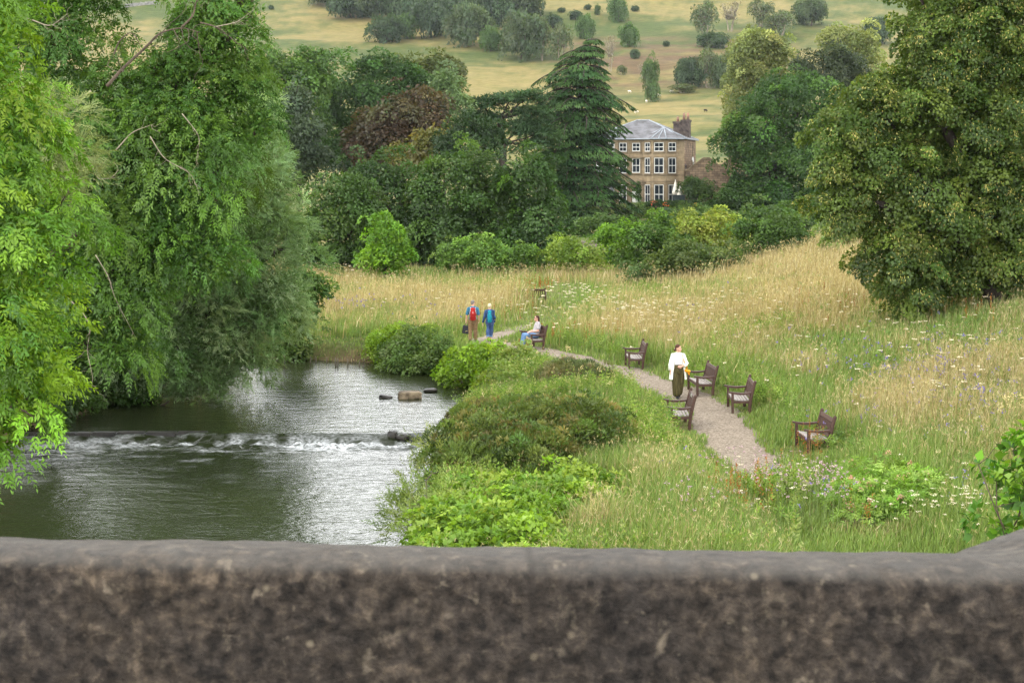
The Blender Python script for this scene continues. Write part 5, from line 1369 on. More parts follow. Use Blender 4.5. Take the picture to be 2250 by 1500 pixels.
# ------------------------------------------------------------------ people
def remesh(mb, name, mat, parent, voxel=0.008, smooth=4):
    o = mb.build(name + '_tmp', mat)
    md = o.modifiers.new('r', 'REMESH'); md.mode = 'VOXEL'; md.voxel_size = voxel; md.use_smooth_shade = True
    if smooth: sm = o.modifiers.new('s', 'SMOOTH'); sm.iterations = smooth; sm.factor = 0.5
    dg = bpy.context.evaluated_depsgraph_get(); dg.update()
    me = bpy.data.meshes.new_from_object(o.evaluated_get(dg)); me.name = name
    old = o.data; bpy.data.objects.remove(o); bpy.data.meshes.remove(old)
    if not me.materials: me.materials.append(mat)
    return link(name, me, parent)


def cloth(name, col, col2=None, rough=0.85, sc=14, st=(1, 1, 1)):
    return simple_mat(name, col, rough, col2, sc, st, 0.35, 0.006, 0.15)


SKIN = simple_mat('skin', lin(214, 168, 146), 0.5, lin(200, 148, 126), 6, spec=0.3)
M_WHITE = cloth('white_cotton', lin(232, 230, 226), lin(214, 212, 210)); M_CREAM = cloth('cream_knit', lin(238, 236, 224), lin(218, 216, 202), 0.9, 30)
M_OLIVE = cloth('olive_pleated_cloth', lin(86, 78, 46), lin(48, 44, 26), 0.8, 5, (9, 9, 0.4)); M_BLACK = cloth('black_leather', lin(34, 34, 38), lin(24, 24, 28), 0.5)
M_BROWNH = cloth('brown_hair', lin(86, 56, 42), lin(56, 36, 28), 0.6, 20, (1, 1, 0.2)); M_GREYH = cloth('grey_hair', lin(140, 134, 128), lin(104, 98, 94), 0.7, 25)
M_BLOND = cloth('pale_blond_hair', lin(226, 208, 172), lin(190, 166, 128), 0.7, 20, (1, 1, 0.3)); M_TEAL = cloth('teal_blue_shirt', lin(66, 122, 150), lin(50, 98, 124))
M_KHAKI = cloth('khaki_cotton', lin(138, 112, 82), lin(112, 90, 64)); M_RED = cloth('red_nylon', lin(182, 44, 40), lin(140, 30, 30), 0.6); M_GREYN = cloth('grey_webbing', lin(196, 192, 190), lin(150, 146, 146), 0.7)
M_DKBAG = cloth('charcoal_canvas', lin(58, 58, 64), lin(44, 44, 50)); M_DENIM = cloth('blue_denim', lin(70, 92, 132), lin(52, 70, 106)); M_DENIML = cloth('faded_denim', lin(112, 142, 178), lin(84, 112, 150))
M_TURQ = cloth('turquoise_nylon', lin(36, 152, 172), lin(24, 122, 142), 0.6); M_NAVY = cloth('navy_jacket', lin(62, 84, 122), lin(48, 66, 100)); M_GREYT = cloth('grey_marl_jersey', lin(176, 170, 172), lin(150, 144, 146))
M_YEL = cloth('yellow_leather', lin(232, 160, 28), lin(206, 132, 18), 0.5); M_EYE = simple_mat('eye', lin(60, 46, 38), 0.2); M_LIP = simple_mat('lip', lin(186, 108, 100), 0.5); M_GLASSD = simple_mat('dark_lens', lin(30, 26, 26), 0.15, spec=0.6)


def head(mb, c, yaw=0.0, tilt=0.0, s=1.0):
    """skull, jaw, nose and ears; the face looks along -Y before it is turned"""
    M = Matrix.Translation(Vector(c)) @ Matrix.Rotation(yaw, 4, 'Z') @ Matrix.Rotation(tilt, 4, 'X')
    T_ = lambda *p: np.array(M @ Vector([q * s for q in p]))
    M3 = M.to_3x3().to_4x4()
    mb.ball(T_(0, 0.012, 0.03), np.array([0.073, 0.092, 0.09]) * s, 14, 9, M3)
    mb.ball(T_(0, -0.022, -0.038), np.array([0.056, 0.066, 0.066]) * s, 14, 9, M3)
    mb.ball(T_(0, -0.066, -0.082), np.array([0.022, 0.018, 0.016]) * s, 10, 7, M3)
    mb.cap_tube([T_(0, -0.074, 0.022), T_(0, -0.094, -0.004), T_(0, -0.1, -0.016)], np.array([0.009, 0.012, 0.014]) * s)
    for q in (-1, 1):
        mb.ball(T_(0.072 * q, 0.012, -0.002), np.array([0.012, 0.02, 0.032]) * s, 8, 6, M3)
    return T_, M3


def face_bits(T_, M3, par, s=1.0):
    m = MB()
    for q in (-1, 1): m.ball(T_(0.03 * q, -0.074, 0.018), np.array([0.011, 0.007, 0.007]) * s, 8, 6, M3)
    m.build('eyes', M_EYE, par)
    m = MB(); m.ball(T_(0, -0.083, -0.05), np.array([0.023, 0.008, 0.008]) * s, 10, 6, M3); m.build('mouth', M_LIP, par)


def hand(mb, wrist, direc, palm_n, curl=0.35, side=1, s=1.0):
    """palm, four unequal curled fingers and a thumb off the side of the palm"""
    d = norm(np.asarray(direc, float)); n = np.asarray(palm_n, float); n = norm(n - d * (n @ d)); l = np.cross(d, n) * side
    w = np.asarray(wrist, float)
    mb.cap_tube([w - d * 0.02, w + d * 0.03, w + d * 0.085 * s], [0.024, 0.034, 0.04], [0.018, 0.016, 0.014], 10, n)
    for i, (u, L) in enumerate([(-0.03, 0.066), (-0.01, 0.076), (0.01, 0.07), (0.029, 0.054)]):
        a = w + d * 0.085 * s + l * u
        b = a + (d * math.cos(curl) + n * math.sin(curl)) * L * 0.5 * s; c = b + (d * math.cos(curl * 2.4) + n * math.sin(curl * 2.4)) * L * 0.5 * s
        mb.cap_tube([a - d * 0.012, b, c], [0.0095, 0.009, 0.0075], None, 7)
    a = w + d * 0.03 * s - l * 0.03
    b = a + norm(d * 0.7 - l * 0.6 + n * 0.3) * 0.04 * s
    mb.cap_tube([a, b, b + norm(d * 0.9 - l * 0.1 + n * 0.5) * 0.032 * s], [0.013, 0.011, 0.0085], None, 7)


def shoe(mb, ankle, fwd, L=0.25):
    a = np.asarray(ankle, float); f = norm(np.asarray(fwd, float))
    z0 = a[2] - 0.075
    base = np.array([a[0], a[1], 0]); 
    pts = [base - f * 0.06 + UP * (z0 + 0.045), base + f * 0.03 + UP * (z0 + 0.045), base + f * 0.12 + UP * (z0 + 0.035), base + f * (L - 0.08) + UP * (z0 + 0.03)]
    mb.cap_tube(pts, [0.036, 0.042, 0.048, 0.036], [0.045, 0.048, 0.036, 0.026], 10, UP)
    mb.cap_tube([base + UP * (z0 + 0.05), base + UP * (z0 + 0.12)], [0.042, 0.038], None, 10)


TORSO = [(0.82, .155, .115), (0.92, .165, .115), (1.02, .135, .098), (1.14, .145, .112), (1.26, .165, .11), (1.34, .15, .088), (1.39, .085, .066), (1.44, .052, .052), (1.5, .05, .05)]


def torso(mb, sc, grow=0.0, z0=0, z1=9, lean=0.0, wide=1.0):
    q = [(z * sc, a * sc * wide + grow, b * sc + grow) for z, a, b in TORSO if z0 <= z <= z1]
    pts = np.array([(0, lean * (z - 0.9), z) for z, a, b in q])
    mb.cap_tube(pts, [a for z, a, b in q], [b for z, a, b in q], 18, (0, 1, 0))


def person(loc, rz, label):
    return empty('person', loc, label, 'person', None, rz)


# --- the woman in white, walking towards the bridge
sc = 1.0
p = ground(1490, 876, 30, 60); W1 = person(p, 0.06, 'woman in a long white cardigan and olive wide trousers walking along the gravel path')
b = MB(); torso(b, sc)
Th, M3 = head(b, (0.01, -0.01, 1.545), R(52), R(4))
b.cap_tube([(0, 0.015, 1.36), (0.006, 0.005, 1.5)], [0.055, 0.05])
LEG = {-1: [(-0.09, 0, 0.86), (-0.075, -0.06, 0.47), (-0.05, -0.10, 0.09)], 1: [(0.09, 0, 0.86), (0.075, 0.02, 0.47), (0.04, 0.16, 0.12)]}
for q in (-1, 1): b.cap_tube(LEG[q], [0.08, 0.055, 0.04])
ARM_R = [(-0.165, 0.01, 1.34), (-0.225, 0.03, 1.07), (-0.235, -0.03, 0.84)]
ARM_L = [(0.165, 0.01, 1.34), (0.265, 0.05, 1.09), (0.10, -0.16, 1.02)]
for A_ in (ARM_R, ARM_L): b.cap_tube(A_, [0.05, 0.042, 0.029])
hand(b, ARM_R[2], (0, -0.06, -1), (1, 0.1, 0), 0.5, 1); hand(b, ARM_L[2], (-0.9, -0.35, -0.1), (0.2, 0.9, 0), 0.5, -1)
remesh(b, 'body', SKIN, W1, 0.007); face_bits(Th, M3, W1)
m = MB(); torso(m, sc, 0.013, 1.0, 1.37)
for A_ in (ARM_R, ARM_L): m.cap_tube([A_[0], np.array(A_[0]) * 0.6 + np.array(A_[1]) * 0.4], [0.062, 0.06])
remesh(m, 'top', M_WHITE, W1, 0.01)
m = MB()
m.cap_tube([(0, 0, 0.86), (0, 0, 0.98), (0, 0, 1.045)], [0.18, 0.175, 0.15], [0.15, 0.142, 0.12], 18, (0, 1, 0))
m.cap_tube([(-0.085, 0, 0.86), (-0.085, -0.05, 0.5), (-0.065, -0.08, 0.17)], [0.125, 0.115, 0.12], [0.12, 0.115, 0.11], 14, (0, 1, 0))
m.cap_tube([(0.085, 0, 0.86), (0.08, 0.02, 0.5), (0.045, 0.09, 0.19)], [0.125, 0.11, 0.112], [0.12, 0.115, 0.11], 14, (0, 1, 0))
remesh(m, 'trousers', M_OLIVE, W1, 0.012, 3)
for q in (-1, 1):
    m = MB(); shoe(m, LEG[q][2], (-0.05, -1, 0)); remesh(m, 'shoe', M_BLACK, W1, 0.009, 2)
m = MB()
m.ball(Th(0, 0.026, 0.05), (0.082, 0.094, 0.084), 14, 9, M3); m.ball(Th(0, 0.07, 0.0), (0.07, 0.05, 0.07), 12, 8, M3); m.ball(Th(0, 0.125, -0.055), (0.036, 0.04, 0.045), 10, 7, M3)
hr = remesh(m, 'hair', M_BROWNH, W1, 0.009, 3)
m = MB(); m.ball(Th(0, 0.108, -0.03), (0.034, 0.03, 0.03), 10, 7, M3); m.build('hair_tie', M_CREAM, hr)
m = MB()      # open cardigan: back and two fronts, sleeves
zs = np.linspace(1.385, 0.60, 16)
for layer, off in ((0, 0.0), (1, -0.012)):
    V = []
    for z in zs:
        f = (1.385 - z) / 0.785
        rx = np.interp(z, [0.6, 0.85, 1.03, 1.2, 1.3, 1.36, 1.385], [0.275, 0.25, 0.2, 0.195, 0.19, 0.16, 0.09]) + off
        ry = np.interp(z, [0.6, 0.85, 1.03, 1.25, 1.385], [0.185, 0.175, 0.145, 0.14, 0.075]) + off
        op = np.interp(z, [0.6, 1.0, 1.385], [R(46), R(44), R(50)])
        for th in np.linspace(-math.pi / 2 + op, 1.5 * math.pi - op, 26):
            w_ = 1 + 0.03 * math.sin(th * 9) * f
            V.append((rx * w_ * math.cos(th), 0.012 + ry * w_ * math.sin(th), z))
    n = 26; Fs = [(i * n + k, i * n + k + 1, (i + 1) * n + k + 1, (i + 1) * n + k) for i in range(len(zs) - 1) for k in range(n - 1)]
    m.add(V, Fs, True)
m.tube([(-0.15, 0.01, 1.36), (-0.2, 0.025, 1.2), (-0.235, 0.03, 1.05), (-0.25, -0.01, 0.88)], [0.05, 0.062, 0.062, 0.066], None, 12)
m.tube([(0.15, 0.01, 1.36), (0.215, 0.03, 1.22), (0.275, 0.045, 1.08), (0.22, -0.06, 1.05), (0.16, -0.12, 1.035)], [0.05, 0.062, 0.066, 0.068, 0.066], None, 12)
m.build('cardigan', M_CREAM, W1)
HB = empty('handbag', np.array(p) + [0.27, -0.06, 0.86], 'small yellow shoulder bag at the left hip of the woman in white', 'bag')
m = MB(); m.cap_tube([(-0.05, 0, 0.02), (0.06, 0, -0.01)], [0.07, 0.075], [0.045, 0.045], 12, (0, 0, 1)); m.cap_tube([(0.03, -0.01, -0.02), (0.06, -0.02, -0.11)], [0.035, 0.02]); remesh(m, 'bag_body', M_YEL, HB, 0.009)
m = MB(); m.tube([(0.0, -0.02, 0.06), (-0.11, -0.1, 0.3), (-0.15, -0.06, 0.48), (-0.15, 0.04, 0.52), (-0.12, 0.12, 0.4), (-0.03, 0.1, 0.2), (0.01, 0.02, 0.07)], 0.009, None, 6); m.build('strap', M_YEL, HB)
PH = MB(); PH.box((-0.036, -0.006, -0.075), (0.036, 0.006, 0.075), Matrix.Rotation(R(70), 4, 'Z'), 0.004)
ph = PH.build('phone', M_BLACK, None, np.array(p) + [-0.222, -0.05, 0.70]); tag(ph, 'dark phone held low in the right hand of the woman in white', 'phone')


# --- the couple walking away
def walker(loc, sc, label, hairm, shirt, legm, longs, arms, legs, headyaw, legr, hairlong=False):
    e = person(loc, math.pi, label)        # built facing -Y, then turned to walk away
    b = MB(); torso(b, sc); Th, M3 = head(b, (0.0, -0.03, 1.545 * sc), headyaw, R(10))
    b.cap_tube([(0, 0.015, 1.36 * sc), (0, -0.01, 1.5 * sc)], [0.057, 0.052])
    S_ = lambda P_: [tuple(np.array(q) * sc) for q in P_]
    for q in (-1, 1):
        b.cap_tube(S_(legs[q]), [0.092, 0.06, 0.04])
        A_ = S_(arms[q]); b.cap_tube(A_, [0.05, 0.042, 0.03])
        dd = norm(np.array(A_[2]) - np.array(A_[1])); hand(b, A_[2], dd, (-q, 0, 0), 0.6, q)
    remesh(b, 'body', SKIN, e, 0.007); face_bits(Th, M3, e)
    m = MB(); torso(m, sc, 0.016, 0.86, 1.37)
    for q in (-1, 1):
        A_ = [np.array(a) * sc for a in arms[q]]
        m.cap_tube([A_[0], A_[1], A_[1] * 0.15 + A_[2] * 0.85], [0.068, 0.06, 0.05]) if longs else m.cap_tube([A_[0], A_[0] * 0.2 + A_[1] * 0.8], [0.068, 0.066])
    remesh(m, 'jacket' if longs else 'shirt', shirt, e, 0.01)
    m = MB(); m.cap_tube([(0, 0, 0.82 * sc), (0, 0, 0.93 * sc), (0, 0, 1.0 * sc)], [0.172, 0.172, 0.15], [0.13, 0.13, 0.115], 18, (0, 1, 0))
    for q in (-1, 1):
        L_ = [np.array(a) * sc for a in legs[q]]; end = L_[1] * (1 - legr[3]) + L_[2] * legr[3]
        m.cap_tube([L_[0], L_[1], end], legr[:3], None, 14)
    tr = remesh(m, 'trousers', legm, e, 0.011, 3)
    if longs:
        m = MB()
        for q in (-1, 1):
            L_ = [np.array(a) * sc for a in legs[q]]; end = L_[1] * (1 - legr[3]) + L_[2] * legr[3]; up = norm(L_[1] - L_[2]); m.tube([end - up * 0.06, end - up * 0.01], legr[2] + 0.007, None, 14)
        m.build('turn_up', M_DENIML, tr)
    for q in (-1, 1):
        m = MB(); shoe(m, np.array(legs[q][2]) * sc, (0, -1, 0)); remesh(m, 'shoe', M_BLACK, e, 0.009, 2)
    m = MB(); m.ball(Th(0, 0.026, 0.046), (0.078, 0.09, 0.08), 14, 9, M3); m.ball(Th(0, 0.062, -0.005), (0.068, 0.05, 0.06 if not hairlong else 0.085), 12, 8, M3)
    if hairlong: m.ball(Th(0, 0.05, 0.01), (0.09, 0.075, 0.09), 12, 8, M3)
    remesh(m, 'hair', hairm, e, 0.009, 2)
    return e


def backpack(loc, sc, body, trim, label, lean=0.0):
    e = empty('backpack', loc, label, 'backpack', None, lean)
    m = MB(); m.cap_tube([(0, 0, -0.2), (0, 0.02, -0.08), (0, 0.02, 0.1), (0, 0, 0.22)], np.array([0.13, 0.15, 0.14, 0.1]) * sc, np.array([0.08, 0.1, 0.09, 0.06]) * sc, 14, (0, 1, 0)); 
    # front of the pack faces +Y here, turned with the wearer below
    remesh(m, 'pack_body', body, e, 0.011, 3)
    m = MB(); m.cap_tube([(0, -0.09 * sc, -0.14), (0, -0.105 * sc, 0.0), (0, -0.075 * sc, 0.13)], np.array([0.075, 0.08, 0.06]) * sc, 0.03, 10, (0, 1, 0)); remesh(m, 'pocket', body, e, 0.01, 2)
    m = MB()
    for q in (-1, 1):
        m.tube([(q * 0.1 * sc, -0.03, 0.19), (q * 0.135 * sc, -0.065, 0.05), (q * 0.12 * sc, -0.085, -0.1), (q * 0.15 * sc, -0.02, -0.2)], 0.011, None, 6)
        m.tube([(q * 0.09 * sc, 0.05, 0.2), (q * 0.11, 0.11, 0.26), (q * 0.12, 0.2, 0.2), (q * 0.125, 0.22, 0.05), (q * 0.13 * sc, 0.1, -0.17)], 0.016, None, 6)
    m.tube([(0, -0.108 * sc, 0.1), (0, -0.125 * sc, 0.03)], 0.012, None, 6)
    m.build('strap', trim, e)
    return e


pm_ = ground(1039, 751, 50, 70); sc = 1.045
LEGS = {-1: [(-0.09, 0, 0.86), (-0.1, -0.03, 0.47), (-0.11, -0.02, 0.09)], 1: [(0.09, 0, 0.86), (0.1, 0.0, 0.47), (0.11, 0.1, 0.10)]}
ARMS = {-1: [(-0.175, 0.01, 1.33), (-0.235, 0.04, 1.06), (-0.24, -0.02, 0.84)], 1: [(0.175, 0.01, 1.33), (0.245, 0.05, 1.06), (0.27, 0.03, 0.84)]}
walker(pm_, sc, 'grey-haired man in teal shirt and khaki trousers walking away on the path', M_GREYH, M_TEAL, M_KHAKI, False, ARMS, LEGS, R(-25), [0.115, 0.092, 0.078, 0.93])
backpack(pm_ + np.array([0.01, -0.2, 1.18]), 1.0, M_RED, M_GREYN, 'red backpack with pale straps on the back of the grey-haired man', 0.0)
cb = empty('carrier_bag', pm_ + np.array([-0.30, 0.03, 0.5]), 'charcoal carrier bag hanging from the left hand of the grey-haired man', 'bag')
m = MB(); m.box((-0.14, -0.06, -0.16), (0.14, 0.06, 0.18), Matrix.Rotation(R(8), 4, 'Y'), 0.02); m.build('bag_body', M_DKBAG, cb)
m = MB(); m.tube([(-0.05, 0, 0.17), (0.0, -0.02, 0.28), (0.05, -0.03, 0.3), (0.09, 0, 0.17)], 0.01, None, 6); m.build('handle', M_DKBAG, cb)
pw_ = ground(1076, 751, 50, 70); sc = 0.955
LEGS = {-1: [(-0.085, 0, 0.86), (-0.07, -0.06, 0.47), (-0.03, -0.04, 0.10)], 1: [(0.085, 0, 0.86), (0.075, 0.05, 0.47), (0.06, 0.16, 0.12)]}
ARMS = {-1: [(-0.165, 0.01, 1.33), (-0.225, 0.05, 1.06), (-0.2, -0.06, 0.86)], 1: [(0.165, 0.01, 1.33), (0.235, 0.04, 1.06), (0.30, -0.02, 0.84)]}
walker(pw_, sc, 'fair-haired woman in blue jacket and rolled jeans walking away beside the man', M_BLOND, M_NAVY, M_DENIM, True, ARMS, LEGS, R(-15), [0.11, 0.088, 0.075, 0.52], True)
backpack(pw_ + np.array([0.0, -0.18, 1.07]), 0.72, M_TURQ, M_NAVY, 'small turquoise backpack on the back of the fair-haired woman', 0.0)

# --- the woman on the bench
bp = BO[5].location
a = 16
SW = person((bp.x, bp.y, bp.z), -R(90 - a), 'woman in sunglasses and jeans sitting on a bench looking over the river')
b = MB()
b.cap_tube([(0, 0.08, 0.54), (0, 0.13, 0.66), (0, 0.17, 0.8), (0, 0.2, 0.93), (0, 0.2, 1.01), (0, 0.19, 1.06)], [0.17, 0.15, 0.15, 0.165, 0.13, 0.06], [0.13, 0.115, 0.12, 0.115, 0.09, 0.06], 16, (0, 1, 0))
b.cap_tube([(0, 0.19, 1.03), (0, 0.16, 1.15)], [0.055, 0.05])
Th, M3 = head(b, (0, 0.15, 1.2), R(4), R(-3))
for q in (-1, 1):
    b.cap_tube([(q * 0.1, 0.08, 0.53), (q * 0.12, -0.36, 0.55), (q * 0.11, -0.45, 0.10)], [0.095, 0.065, 0.042])
    b.cap_tube([(q * 0.17, 0.2, 0.98), (q * 0.235, 0.16, 0.73), (q * 0.07, -0.12, 0.68)], [0.055, 0.045, 0.03])
    hand(b, (q * 0.07, -0.12, 0.68), (-q * 0.6, -0.7, -0.2), (0, 0, -1), 0.5, -q)
remesh(b, 'body', SKIN, SW, 0.007); face_bits(Th, M3, SW)
m = MB()
m.cap_tube([(0, 0.1, 0.58), (0, 0.13, 0.66), (0, 0.17, 0.8), (0, 0.2, 0.93), (0, 0.2, 1.0)], [0.19, 0.172, 0.17, 0.182, 0.14], [0.148, 0.138, 0.142, 0.132, 0.1], 16, (0, 1, 0))
for q in (-1, 1): m.cap_tube([(q * 0.16, 0.2, 0.98), (q * 0.215, 0.175, 0.82)], [0.07, 0.068])
remesh(m, 'top', M_GREYT, SW, 0.01)
m = MB(); m.cap_tube([(0, 0.14, 0.54), (0, 0.02, 0.54)], [0.18, 0.17], [0.13, 0.12], 14, (0, 0, 1))
for q in (-1, 1): m.cap_tube([(q * 0.1, 0.06, 0.54), (q * 0.12, -0.36, 0.56), (q * 0.11, -0.44, 0.16)], [0.115, 0.085, 0.075], None, 14)
remesh(m, 'jeans', M_DENIML, SW, 0.011, 3)
for q in (-1, 1):
    m = MB(); shoe(m, (q * 0.11, -0.45, 0.08), (0, -1, 0)); remesh(m, 'shoe', M_BLACK, SW, 0.009, 2)
m = MB(); m.ball(Th(0, 0.026, 0.05), (0.082, 0.092, 0.083), 14, 9, M3); m.cap_tube([Th(0, 0.07, 0.04), Th(0, 0.09, -0.08), Th(0.01, 0.1, -0.2)], [0.075, 0.075, 0.05], [0.05, 0.05, 0.03], 12, (0, 1, 0))
remesh(m, 'hair', M_BROWNH, SW, 0.009, 2)
m = MB()
for q in (-1, 1): m.ball(Th(0.031 * q, -0.084, 0.018), (0.028, 0.008, 0.02), 10, 7, M3); m.tube([Th(0.058 * q, -0.075, 0.022), Th(0.08 * q, 0.015, 0.015)], 0.005, None, 5)
m.tube([Th(-0.02, -0.088, 0.022), Th(0.02, -0.088, 0.022)], 0.005, None, 5); m.build('sunglasses', M_GLASSD, SW)

# ------------------------------------------------------------------ sheep on the hill
M_WOOL = cloth('white_fleece', lin(226, 218, 200), lin(196, 186, 166), 0.95, 18); M_DARKW = cloth('black_fleece', lin(46, 38, 34), lin(28, 24, 22), 0.95, 18)


def sheep_mesh(mat, graze):
    m = MB()
    m.cap_tube([(-0.42, 0, 0.62), (-0.2, 0, 0.66), (0.2, 0, 0.66), (0.42, 0, 0.64)], [0.2, 0.27, 0.26, 0.2], [0.22, 0.28, 0.27, 0.22], 14)
    hz = 0.28 if graze else 0.86
    m.cap_tube([(0.4, 0, 0.68), (0.6, 0, 0.5 if graze else 0.82)], [0.13, 0.09]); m.cap_tube([(0.58, 0, hz + 0.12), (0.78, 0, hz)], [0.085, 0.055])
    for q in (-1, 1): m.cap_tube([(0.6, q * 0.06, hz + 0.14), (0.56, q * 0.17, hz + 0.14)], [0.03, 0.015])
    for x_ in (-0.34, 0.32):
        for q in (-1, 1):
            kx = 0.06 if x_ < 0 else 0.0
            m.cap_tube([(x_, q * 0.13, 0.5), (x_ - kx, q * 0.13, 0.27), (x_, q * 0.13, 0.03)], [0.07, 0.038, 0.032])
    m.cap_tube([(-0.5, 0, 0.68), (-0.56, 0, 0.48)], [0.04, 0.025])
    o = remesh(m, 'sheep', mat, None, 0.02, 2); me = o.data; bpy.data.objects.remove(o); return me


sw, sb = sheep_mesh(M_WOOL, True), sheep_mesh(M_DARKW, True)
for px, py, me, rz, lb_ in [(1399, 250, sw, 2.9, 'white sheep on the grass just over the ridge of the house roof'), (1550, 247, sb, 0.2, 'lone black sheep on the hillside between the house chimney and the pale lime'),
                            (1448, 212, sw, 0.4, 'white sheep lying right of the slim young tree'), (1383, 205, sw, 0.2, 'white sheep left of the slim young tree against the dry grass'), (1476, 204, sw, 3.3, 'white sheep at the foot of the field boundary scrub'),
                            (1420, 226, sw, 1.0, 'white sheep at the foot of the slim young tree')]:
    b_ = ground(px, py, 300, 600); o = link('sheep', me, None, b_); o.rotation_euler = (0, 0, rz); o.scale = (0.95, 0.95, 0.95); tag(o, lb_, 'sheep', 'sheep grazing on the hillside')

# ------------------------------------------------------------------ house
def stone_mat(name, c1, c2, bw, bh, mortar, mc, nsc=0.9):
    m, nt, out = new_mat(name)
    p = nt.nodes.new('ShaderNodeBsdfPrincipled'); p.inputs['Roughness'].default_value = 0.9; p.inputs['Specular IOR Level'].default_value = 0.2
    tc = nt.nodes.new('ShaderNodeTexCoord'); sp_ = nt.nodes.new('ShaderNodeSeparateXYZ'); cb_ = nt.nodes.new('ShaderNodeCombineXYZ')
    nt.links.new(tc.outputs['Object'], sp_.inputs[0])
    s_ = nt.nodes.new('ShaderNodeMath'); s_.operation = 'ADD'; nt.links.new(sp_.outputs[0], s_.inputs[0]); nt.links.new(sp_.outputs[1], s_.inputs[1])
    nt.links.new(s_.outputs[0], cb_.inputs[0]); nt.links.new(sp_.outputs[2], cb_.inputs[1])
    bt = nt.nodes.new('ShaderNodeTexBrick'); bt.inputs['Scale'].default_value = 1; bt.inputs['Brick Width'].default_value = bw; bt.inputs['Row Height'].default_value = bh
    bt.inputs['Mortar Size'].default_value = mortar; bt.inputs['Color1'].default_value = (*map(float, c1), 1); bt.inputs['Color2'].default_value = (*map(float, c2), 1); bt.inputs['Mortar'].default_value = (*map(float, mc), 1)
    nt.links.new(cb_.outputs[0], bt.inputs['Vector'])
    n1 = noise_node(nt, nsc, 6, 0.65, obj_vec(nt, (1, 1, 0.5)))
    c = mix_rgb(nt, 'MULTIPLY', 0.95, bt.outputs['Color'], ramp(nt, n1, [(0.32, (0.58, 0.56, 0.55)), (0.55, (1.0, 0.98, 0.95)), (0.72, (1.15, 1.1, 1.0))]))
    nt.links.new(c, p.inputs['Base Color']); nt.links.new(p.outputs[0], out.inputs['Surface'])
    return m


M_ASH = stone_mat('sandstone_ashlar', lin(156, 139, 113), lin(142, 127, 104), 0.95, 0.36, 0.006, lin(112, 98, 78))
M_RUB = stone_mat('coursed_rubble', lin(146, 126, 104), lin(106, 92, 78), 0.8, 0.34, 0.03, lin(96, 82, 70))
M_SILL = simple_mat('dressed_stone', lin(138, 122, 99), 0.9, lin(100, 88, 72), 1.2)
M_SLATE = simple_mat('weathered_slate', lin(108, 108, 112), 0.8, lin(74, 73, 74), 0.8, (1, 1, 1.5), 0.2, 0.03, 0.35, 7)
M_LEAD = simple_mat('pale_lead', lin(146, 153, 160), 0.6, lin(122, 128, 134), 2)
M_WHITEP = simple_mat('white_paint', lin(214, 214, 210), 0.5, lin(196, 196, 192), 3)
M_PANE = simple_mat('window_glass', lin(44, 50, 56), 0.08, lin(28, 32, 38), 0.6, spec=0.6)
M_CHIM = simple_mat('sooty_stone', lin(92, 82, 76), 0.95, lin(52, 46, 44), 1.4)
M_POT = simple_mat('clay_pot', lin(150, 112, 92), 0.9, lin(110, 90, 78), 2)
M_PARA = cloth('cream_canvas', lin(226, 220, 206), lin(196, 190, 176), 0.9, 2)

hb = gpt(1398, 212.0); hb[2] = 2.45
HOUSE = empty('stone_house', hb, 'three-storey sandstone house with bay windows and slate hipped roof behind the cedar', 'house', None, R(-18))
EZ = 10.15
BAYS = []
for s_ in (-1, 1):
    c = 3.72 * s_; BAYS.append([(c - 2.65, 0.0), (c - 0.98, -1.25), (c + 0.98, -1.25), (c + 2.65, 0.0)])
m = MB()
front = [(-7.25, 0)] + BAYS[0] + BAYS[1] + [(7.25, 0)]
n = len(front)
for z0, z1 in [(-2.0, EZ)]:
    V = [(x_, y_, z0) for x_, y_ in front] + [(x_, y_, z1) for x_, y_ in front]
    m.add(V, [(i, i + 1, n + i + 1, n + i) for i in range(n - 1)])
m.add([(-7.25, 0, -2), (-7.25, 9, -2), (-7.25, 9, EZ), (-7.25, 0, EZ)], [(0, 3, 2, 1)])
m.build('front_wall', M_ASH, HOUSE)
m = MB(); m.box((-7.25, 8.8, -2), (7.25, 9.0, EZ)); m.box((7.0, 0.012, -2), (7.27, 8.79, EZ)); m.build('side_wall', M_RUB, HOUSE)
m = MB()       # string courses, plinth and cornice follow the bays
for z0, z1, o_ in [(4.72, 4.86, 0.06), (3.72, 3.86, 0.06), (9.95, 10.14, 0.14), (-0.2, 0.35, 0.05)]:
    A_ = [np.array(q) for q in front]
    for i in range(n - 1):
        a_, b_ = A_[i], A_[i + 1]; u = norm(b_ - a_); nn_ = np.array([u[1], -u[0]])
        e0 = a_ + nn_ * o_ - u * o_ * 0.3; e1 = b_ + nn_ * o_ + u * o_ * 0.3
        m.prism([tuple(a_ + nn_ * 0.004), tuple(e0), tuple(e1), tuple(b_ + nn_ * 0.004)], z0 + i * 0.003, z1 + i * 0.003)
m.build('string_course', M_SILL, HOUSE)


